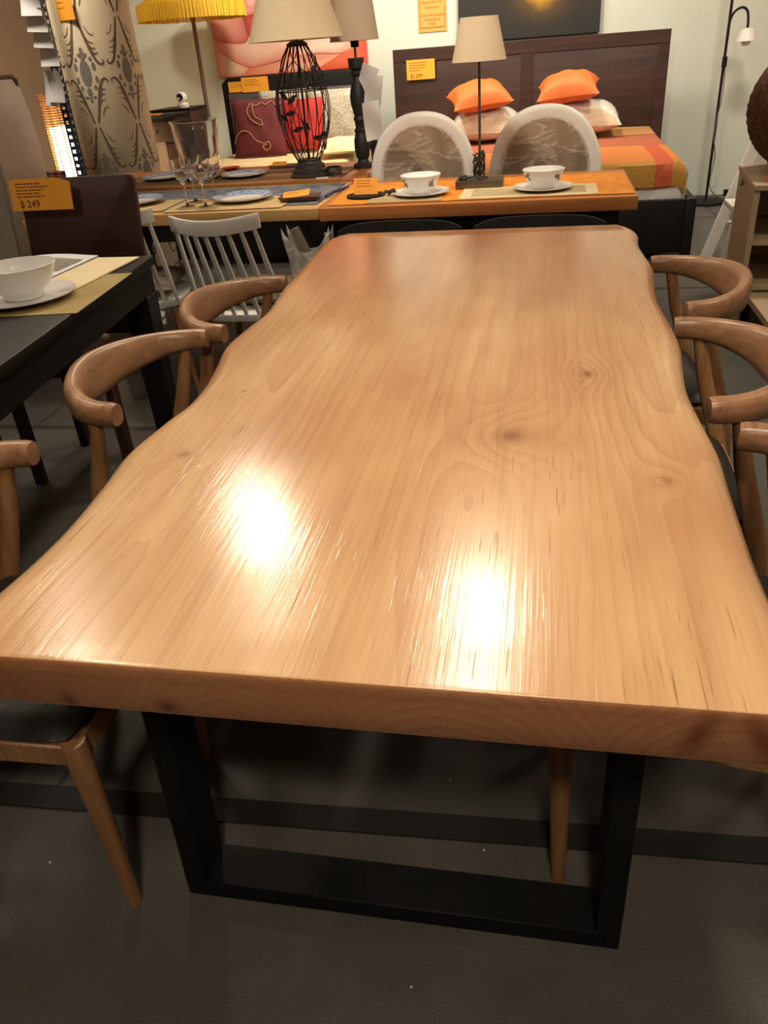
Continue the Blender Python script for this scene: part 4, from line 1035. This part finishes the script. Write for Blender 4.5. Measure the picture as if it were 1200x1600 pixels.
# ------------------------------------------------------------------ floor lamp at the right
def floor_lamp():
    t = thing('floor_lamp', 'slim black floor lamp with arched gooseneck and white shade', 'floor lamp', (1.335, 7.36, 0))
    MB().lathe([(0.001, 0), (.155, 0), (.16, .01), (.155, .025), (.04, .035), (0.001, .036)], 40).build('base', M['black_metal'], t)
    MB().tube([(0, 0, .03), (0, 0, 1.72)], .0105, 12).build('pole', M['black_metal'], t)
    P = [(.0, -.02, 1.20), (.0, -.02, 1.30), (.025, -.02, 1.36), (.075, -.02, 1.385), (.115, -.02, 1.36), (.13, -.02, 1.30), (.132, -.02, 1.245)]
    MB().tube(catmull(P, 6), .009, 10).build('gooseneck', M['black_metal'], t)
    MB().tube([(.0, -.02, 1.0), (0, -.02, 1.07)], .019, 10).build('switch', M['black_metal'], t)
    MB().lathe([(.018, 1.25), (.05, 1.235), (.062, 1.20), (.074, 1.165), (.071, 1.165), (.058, 1.20), (.018, 1.246)], 28, c=(.135, -.02, 0), closed=True).build('lamp_shade', M['white_paint'], t)
    MB().lathe([(0.001, 1.13), (.025, 1.135), (.036, 1.155), (.03, 1.18), (.015, 1.21), (0.001, 1.21)], 20, c=(.135, -.02, 0)).build('bulb', M['white_china'], t)
    P = [(.008, -.03, 1.0), (.015, -.03, .8), (-.01, -.03, .55), (.03, .02, .35), (.02, .05, .15), (.07, .06, .06), (.12, .10, .03), (.16, .12, .05)]
    MB().tube(catmull(P, 6), .004, 6).build('cord', mat('grey_cord', lin(120, 106, 86), .6), t)
    pl = MB().box(-.03, .03, -.018, .018, 0, .05)
    pl.build('plug_block', M['black_metal'], t, loc=(.19, .13, .03))
floor_lamp()

# ------------------------------------------------------------------ cream shelf unit with vase, ladder
def shelf_unit():
    cream = mat('cream_laminate', lin(196, 176, 144), .5, var=.04)
    t = thing('shelf_unit', 'cream open shelf unit standing right of the white ladder', 'shelf unit', (.93, 4.0, 0), rad(-5))
    MB().box(0, .025, 0, .62, 0, .64).build('side_panel', cream, t, bevel=.002, seg=1)
    MB().box(.60, .625, 0, .62, 0, .64).build('side_panel', cream, t, bevel=.002, seg=1)
    MB().box(-.005, .63, -.01, .63, .64, .665).build('top', cream, t, bevel=.003, seg=1)
    MB().box(.025, .60, .60, .615, .05, .64).build('back_panel', cream, t, smooth=False)
    for z in (.40, .20): MB().box(.025, .60, 0 if z > .3 else -.02, .60, z, z+.022).build('shelf', cream, t, bevel=.002, seg=1)
    MB().box(-.012, 0, .40, .47, .60, .63).build('bracket', M['steelgrey'], t, bevel=.002)
    o = MB().box(0, .5, 0, .55, 0, .03).build('floor_board', cream, None, loc=(.955, 3.42, .16), smooth=False)
    tag(o, 'cream loose board projecting in front of the shelf unit', 'board')
    s = MB().box(.02, .48, .03, .5, 0, .16).build('gap_block', M['blackwood'], o, loc=(0, 0, -.16), smooth=False)  # added black block, stands in for the shade under the board
    card('price_tag', 'orange price tag lying on the cream shelf unit top', (1.05, 4.17, .6665), .09, .13, (0, 0, rad(-8)), 2, None)
    v = thing('vase', 'large round vase of rough woven brown fibre on the shelf unit', 'vase', (1.20, 4.33, .666))
    R = .275; mb = MB(); rng = random.Random(9)
    prof = [(.10, 0), (.13, .004)]
    def f(u, vv):
        a = 2*PI*u; b = .12+(PI-.30)*vv
        r = 1+.018*math.sin(44*a+3*math.sin(30*vv))*math.sin(62*vv)+.010*math.sin(90*a+20*vv)
        return (R*r*math.sin(b)*math.cos(a), R*r*math.sin(b)*math.sin(a), .275-.278*math.cos(b)*.985)
    mb.grid(f, 160, 70)
    mb.build('body', mat('brown_woven_fibre', lin(108, 74, 52), .85, var=.5, vscale=45, bump=1.0, bscale=55), v, angle=80)
    MB().lathe([(0.001, 0), (.075, 0), (.08, .012), (0.001, .014)], 24).build('foot', M['blackwood'], v)
    c = thing('carton', 'beige carton standing behind the woven vase', 'carton', (1.335, 4.79, 0))
    MB().box(-.16, .16, -.11, .11, 0, 1.03).build('box_body', mat('beige_card', lin(196, 176, 150), .7), c, bevel=.003)
    MB().box(-.165, .165, -.115, .115, 1.03, 1.055).build('lid', mat('beige_card_lid', lin(204, 186, 160), .7), c, bevel=.003)
    p = MB().grid(lambda u, w: ((u-.5)*.26, (w-.5)*.2, .03*abs(math.sin(u*5))+.015*math.sin(w*6)), 14, 10)
    p.grid(lambda u, w: ((u-.5)*.26, (w-.5)*.2, -.004+.03*abs(math.sin(u*5))+.015*math.sin(w*6)), 14, 10)
    o = p.build('paper_sheet', M['paper'], None, loc=(1.29, 4.79, 1.068)); tag(o, 'crumpled white paper lying on the beige carton behind the woven vase', 'paper')
shelf_unit()
def ladder():
    t = thing('step_ladder', 'white painted folding step ladder between floor lamp and shelf unit', 'ladder', (1.05, 5.25, 0))
    def rail(x, yb, yt, zt, dx):
        MB().loft([[(x-.036, yb-.012, 0), (x+.036, yb-.012, 0), (x+.036, yb+.012, 0), (x-.036, yb+.012, 0)],
                   [(x+dx-.036, yt-.012, zt), (x+dx+.036, yt-.012, zt), (x+dx+.036, yt+.012, zt), (x+dx-.036, yt+.012, zt)]]).build('rail', M['white_paint'], t, bevel=.003, seg=1)
    rail(-.045, .10, .10, .90, .27); rail(.0, -.25, -.25, .37, .06); rail(.40, -.25, .05, .90, .02); rail(.34, .25, .10, .90, .05)
    st = MB().box(.0, .36, -.27, -.03, .37, .40); st.build('step', M['white_paint'], t, bevel=.004)
    MB().box(.22, .45, .04, .12, .88, .91).build('top_cap', M['white_paint'], t, bevel=.004)
    MB().tube([(.03, .10, .24), (.38, .10, .24)], .012, 8).build('rung', M['white_paint'], t)
ladder()

# ------------------------------------------------------------------ left background
def damask_roll():
    t = thing('fabric_roll', 'tall upright roll of cream fabric with grey scroll pattern', 'fabric roll', (-2.795, 5.31, 0))
    R = .252; H = 2.3
    mb = MB(); mb.lathe([(0.001, 0), (R-.01, 0), (R, .01), (R, H-.01), (R-.01, H), (0.001, H)], 64)
    mb.build('cloth', mat('cream_upholstery', lin(214, 200, 172), .8, var=.04, bump=.15, bscale=200), t, angle=60)
    pat = MB()
    def ribbon(P, w0, w1, lay=.0012):
        pts = catmull(P, 6); m = len(pts); vs = []
        for i, p in enumerate(pts):
            d = pts[min(i+1, m-1)]-pts[max(i-1, 0)]; n = Vector((-d.y, d.x)); n = n.normalized() if n.length > 1e-9 else Vector((1, 0))
            s = i/(m-1); w = (w0+(w1-w0)*s)*(.35+.65*math.sin(PI*min(1, s*1.05+.02))**.6)
            for sg in (1, -1):
                q = p+n*w*sg; a = q.x/R-PI/2; vs.append(((R+lay)*math.cos(a), (R+lay)*math.sin(a), q.y))
        pat.add(vs, [(2*i, 2*i+1, 2*i+3, 2*i+2) for i in range(m-1)])
    PW = 2*PI*R/6; V2 = .58
    for iy in range(0, 5):
        for ix in range(6):
            cx = ix*PW+.03; cy = -.15+iy*V2
            for sz in (1, -1):
                for s in (1, -1):
                    x0 = cx if s > 0 else cx+PW
                    pat.cur = 0
                    k = PW/.265
                    q = lambda a, b: (x0+s*a*k, cy+sz*b)
                    if not (.02 < cy+sz*.27 < H-.02): continue
                    ribbon([q(.012, .012), q(.034, .09), q(.055, .17), q(.08, .232), q(.104, .252), q(.122, .240), q(.112, .226)], .0095, .0045)
                    for a, b, L in ((.040, .10, .07), (.050, .135, .06), (.060, .165, .05)):
                        ribbon([q(a, b), q(a+.016, b+.03), q(a+.034, b+L*.55), q(a+.030+L*.25, b+L*.60)], .0048, .0015)
                    ribbon([q(.05, .05), q(.066, .085), q(.088, .10), q(.095, .085)], .0036, .0015)
            pat.cur = 1
            my = cy+V2*.5
            if not (.2 < my < H-.25): continue
            for dx, dy, rx, ry in ((0, -.005, .034, .072), (0, .085, .020, .018), (0, .115, .012, .018), (.020, .092, .010, .010), (-.020, .092, .010, .010), (0, -.105, .016, .022), (.056, .03, .011, .022), (-.056, .03, .011, .022), (.06, -.04, .010, .018), (-.06, -.04, .010, .018),
                                   (.045, .07, .010, .011), (-.045, .07, .010, .011), (.042, -.082, .010, .012), (-.042, -.082, .010, .012), (.024, -.135, .012, .007), (-.024, -.135, .012, .007), (0, -.145, .009, .018)):
                vs = []
                for i in range(14):
                    q2 = 2*PI*i/14; a = (cx+dx+rx*math.cos(q2))/R-PI/2; z = my+dy+ry*math.sin(q2)
                    vs.append(((R+.0011)*math.cos(a), (R+.0011)*math.sin(a), z))
                pat.add(vs, [tuple(range(14))])
    pat.build('scroll_pattern', [mat('grey_brown_print', lin(112, 96, 82), .8), mat('slate_print', lin(132, 124, 122), .8, var=.2, vscale=60)], t, smooth=False)
    card('price_tag', 'orange price tag at the top of the fabric roll', (-2.80, 5.052, 1.625), .115, .105, UP(rad(-8)), 2, None)
damask_roll()
def rack_post():
    t = thing('metal_rack', 'blue perforated steel rack post hung with white papers', 'rack', (-2.885, 4.96, 0))
    b = mat('blue_rack_enamel', lin(48, 66, 108), .45)
    mb = MB(); n = 54; H = 2.2
    w = .045; hole = .009
    for i in range(n):
        z0 = H*i/n; z1 = H*(i+1)/n; zc0, zc1 = z0+.013, z1-.010
        mb.box(-w, 0, -.002, 0, z0, zc0); mb.box(-w, -w/2-hole, -.002, 0, zc0, zc1); mb.box(-w/2+hole, 0, -.002, 0, zc0, zc1); mb.box(-w, 0, -.002, 0, zc1, z1)
        mb.box(-.002, 0, 0, w, z0, zc0); mb.box(-.002, 0, 0, w/2-hole, zc0, zc1); mb.box(-.002, 0, w/2+hole, w, zc0, zc1); mb.box(-.002, 0, 0, w, zc1, z1)
    mb.build('angle_post', b, t, smooth=False)
rack_post()
for i, (x, z, w, h, ry) in enumerate(((-3.075, 1.68, .13, .12, .06), (-3.068, 1.60, .13, .12, .08), (-3.060, 1.52, .125, .12, .10), (-3.055, 1.43, .12, .13, .04), (-3.075, 1.26, .11, .17, .10), (-3.115, 1.245, .08, .18, .16))):
    mb = MB(); f = lambda u, v: ((u-.5)*w, .018*math.sin(2.2*v+u), (v-.5)*h)
    mb.grid(f, 6, 8); mb.grid(lambda u, v: (lambda p: (p[0], p[1]-.001, p[2]))(f(u, v)), 6, 8)
    o = mb.build('paper_sheet', M['paper'], None, loc=((x-.015)*.944, (5.19-.012*(5-i))*.95, z-.02), rot=(0, ry, rad(-6)))
    tag(o, ['topmost white paper hanging on the blue rack post', 'second white paper from the top on the blue rack post', 'third white paper from the top on the blue rack post', 'fourth white paper on the blue post, lowest of the upper bunch',
            'white paper hanging lowest on the blue rack post', 'curled pale violet paper edge left of the lowest sheet on the post'][i], 'paper', 'papers on the rack post')
def wicker_lamp():
    t = thing('floor_lamp', 'lit tall wicker column floor lamp glowing behind the blue post', 'floor lamp', (-3.34, 5.70, 0))
    wk = mat('rattan', lin(176, 120, 66), .7)
    R = .15; H = 1.19
    mb = MB()
    for i in range(70):
        z = .03+(H-.05)*i/69
        mb.tube([((R+.003*(-1)**(i+q))*math.cos(2*PI*q/28), (R+.003*(-1)**(i+q))*math.sin(2*PI*q/28), z) for q in range(28)], .0030, 5, closed=True)
    mb.build('wicker_shade', wk, t)
    st = MB()
    for q in range(14): st.tube([(R*math.cos(2*PI*q/14), R*math.sin(2*PI*q/14), 0), (R*math.cos(2*PI*q/14), R*math.sin(2*PI*q/14), H)], .004, 5)
    st.build('stakes', wk, t)
    MB().lathe([(0.001, .02), (R-.02, .02), (R-.02, .98), (0.001, .98)], 24).build('glowing_liner', mat('lit_paper_liner', (.9, .8, .6), .6, emit=(1, .74, .42), estr=14.0), t)
    MB().lathe([(0.001, 0), (R+.01, 0), (R+.01, .02), (0.001, .02)], 24).build('base', M['blackwood'], t)
wicker_lamp()
def white_rack():
    t = thing('display_stand', 'white display stand with curved side panel behind the dark brown chair', 'display stand', (-2.91, 3.80, 0))
    wp = mat('grey_white_laminate', lin(186, 178, 166), .5)
    poly = [(-.22, 0), (.20, 0), (.235, .5), (.27, .90), (.272, 1.02), (.262, 1.14), (.245, 1.25), (.235, 1.30), (.21, 1.30), (.205, 1.15), (.19, 1.05), (.10, 1.0), (-.05, .97), (-.22, .96)]
    MB().prism([(p[0], p[1]) for p in poly], -.02, .0, 'xz').build('front_panel', wp, t, bevel=.003, seg=1)
    MB().prism([(.225, 1.30), (.245, 1.25), (.262, 1.14), (.272, 1.02), (.27, .90), (.235, .5), (.20, 0), (.18, 0), (.215, .5), (.25, .9), (.25, 1.02), (.242, 1.13), (.215, 1.28)], 0, .38, 'xz').build('side_panel', M['white_paint'], t, bevel=.002, seg=1)
    MB().box(-.22, .235, 0, .36, .94, .965).build('shelf', wp, t, bevel=.002)
    MB().box(-.22, .24, .36, .38, 0, 1.30).build('back_panel', mat('dark_backing', (.03, .024, .022), .6), t, smooth=False)
    MB().box(-.22, .225, -.01, .38, 1.30, 1.318).build('top_shelf', M['darkbrown'], t, bevel=.002)
    o = thing('folded_cloth', 'pink folded cloths stacked inside the white display stand', 'cloth', (-2.79, 3.93, .966))
    for i in range(5): MB().box(-.07, .085, -.10, .09, i*.042, i*.042+.038).build('cloth_fold', mat('pink_cloth', lin(226, 176, 150), .8), o, bevel=.012, seg=3)
    ob = pillow_mb(.16, .22, .10, .05).build('dark_pouch', mat('dark_pouch_cloth', lin(84, 66, 58), .7), None, loc=(-3.0, 3.92, 1.02)); tag(ob, 'dark brown pouch on the shelf of the white display stand', 'pouch')
    ob = MB()
    for i in range(4): ob.tube([(-.16, 0, i*.018), (0, .01, i*.018+.006), (.16, 0, i*.018)], .012, 8)
    ob = ob.build('striped_cloth', stripes('dark_red_stripes', [(0, lin(80, 30, 34)), (.5, lin(150, 90, 84)), (1, lin(70, 26, 30))], 0, .05), None, loc=(-3.20, 4.98, .70), rot=(0, 0, .25)); tag(ob, 'dark red striped cloth in front of the glowing lamp', 'cloth')
    tb = thing('side_table', 'low pale table under the striped cloth before the glowing lamp', 'table', (-3.24, 5.0, 0))
    MB().box(-.22, .20, -.10, .12, .66, .688).build('tabletop', M['light_oak'], tb, bevel=.003)
    for x in (-.19, .17):
        for y in (-.08, .10): MB().box(x-.015, x+.015, y-.015, y+.015, 0, .66).build('leg', M['light_oak'], tb)
white_rack()
def bedside():
    t = thing('bedside_cabinet', 'narrow dark bedside cabinet with drawer knob, tag on top', 'cabinet', (-2.93, 6.22, 0))
    MB().box(-.20, .16, 0, .30, .0, .965).build('body', M['blackwood'], t, bevel=.004)
    MB().box(-.21, .17, -.01, .31, .965, .985).build('top', M['blackwood'], t, bevel=.003)
    d = MB().box(-.185, .145, -.014, 0, .80, .94).build('drawer', M['espresso'], t, bevel=.004)
    MB().lathe([(0.001, 0), (.006, 0), (.006, .012), (.013, .02), (.010, .028), (0.001, .03)], 16).build('knob', M['steelgrey'], d, loc=(.0, -.014, .87), rot=(PI/2, 0, 0))
    dr = MB().box(-.185, .145, -.012, 0, .42, .785).build('door', M['espresso'], t, bevel=.004)
    MB().box(-.07, .07, -.016, -.012, .44, .80).build('paper_panel', mat('grey_panel', lin(112, 102, 88), .5), dr, smooth=False)
    card('price_tag', 'orange price tag lying flat on the narrow bedside cabinet', (-2.97, 6.245, .989), .20, .06, (rad(8), 0, 0), 1, None)
    u = thing('bedside_cabinet', 'taller dark cabinet behind, carrying the small white camera', 'cabinet', (-2.93, 6.75, 0))
    MB().box(-.17, .15, -.18, .18, 0, .985).build('body', M['espresso'], u, bevel=.004)
    MB().box(-.18, .16, -.19, .19, .985, 1.003).build('top', M['blackwood'], u, bevel=.003)
    c = thing('camera', 'small round white camera with dark lens on the dark cabinet', 'camera', (-2.86, 6.66, 1.004))
    MB().lathe([(0.001, 0), (.045, 0), (.047, .02), (.036, .036), (0.001, .04)], 28).build('base', M['white_china'], c)
    prof = [(.042*math.sin(PI*i/14)+.0001, .072-.042*math.cos(PI*i/14)) for i in range(15)]
    MB().lathe(prof, 28).build('head', M['white_china'], c)
    MB().lathe([(0.001, 0), (.027, 0), (.022, .010), (0.001, .012)], 24).build('lens', mat('dark_blue_lens', (.01, .012, .03), .1), c, loc=(-.004, -.036, .076), rot=(PI/2, 0, 0))
bedside()
def parasol():
    t = thing('parasol', 'yellow fringed parasol on a grey-brown pole by the rose painting', 'parasol', (-2.845, 7.12, 0))
    m = mat('grey_brown_pole', lin(104, 86, 70), .6)
    MB().tube([(0, 0, 0), (0, 0, 1.95)], .0165, 12).build('pole', m, t)
    MB().lathe([(0.001, 0), (.12, 0), (.12, .03), (.03, .05), (0.001, .05)], 24).build('base', m, t)
    y = stripes('yellow_tassel_cloth', [(0, lin(240, 190, 30)), (.5, lin(252, 214, 70)), (1, lin(222, 168, 20))], 0, .03, .6)
    R = .43; zc = 1.70; n = 48
    cp = MB(); prof = [(R, zc), (R*.98, zc+.02), (R*.7, zc+.085), (R*.35, zc+.15), (.02, zc+.19), (.02, zc+.18), (R*.35, zc+.14), (R*.7, zc+.075), (R*.97, zc+.01)]
    cp.lathe(prof, n, closed=True); cp.build('canopy', mat('golden_satin', lin(242, 196, 44), .5, var=.15, vscale=30, bump=.5, bscale=40), t, angle=50)
    fr = MB()
    for i in range(100):
        a = 2*PI*i/100; r1 = R+.004; da = PI/100*.92
        def pt(aa, z, r): return (r*math.cos(aa), r*math.sin(aa), z)
        zb = zc-.09-.006*random.random()
        fr.loft([[pt(a-da, zc+.02, r1), pt(a+da, zc+.02, r1), pt(a+da, zc+.02, r1-.006), pt(a-da, zc+.02, r1-.006)], [pt(a-da*.9, zb, r1+.004), pt(a+da*.9, zb, r1+.004), pt(a+da*.9, zb, r1-.004), pt(a-da*.9, zb, r1-.004)]])
    fr.build('fringe', y, t, smooth=False)
    rb = MB()
    for i in range(8):
        a = 2*PI*i/8; rb.tube([(.02*math.cos(a), .02*math.sin(a), zc-.03), (R*.9*math.cos(a), R*.9*math.sin(a), zc+.01)], .004, 6)
    rb.build('ribs', m, t)
    MB().lathe([(0.001, zc-.10), (.05, zc-.06), (.06, zc-.02), (.03, zc+.0), (0.001, zc)], 20).build('hub', mat('dark_red_hub', lin(120, 46, 50), .6), t)
parasol()

# ------------------------------------------------------------------ specks on the floor
lint = mat('white_lint', (.8, .78, .72), .8)
for x, y, lab in ((-.892, .811, 'white speck of lint on the carpet, left of the slanting chair leg'), (-.168, .68, 'white speck of lint on open carpet in front of the table frame'),
                  (-.15, 1.10, 'white speck of lint under the table beyond the black strip'), (-.07, .945, 'white speck of lint beneath the table, between the black strip and frame')):
    mb = MB().lathe([(0.0005, 0), (.0022, .0004), (.0016, .0018), (0.0004, .0022)], 7)
    o = mb.build('lint_speck', lint, None, loc=(x, y, .0002)); tag(o, lab, 'lint', 'lint specks on the floor')
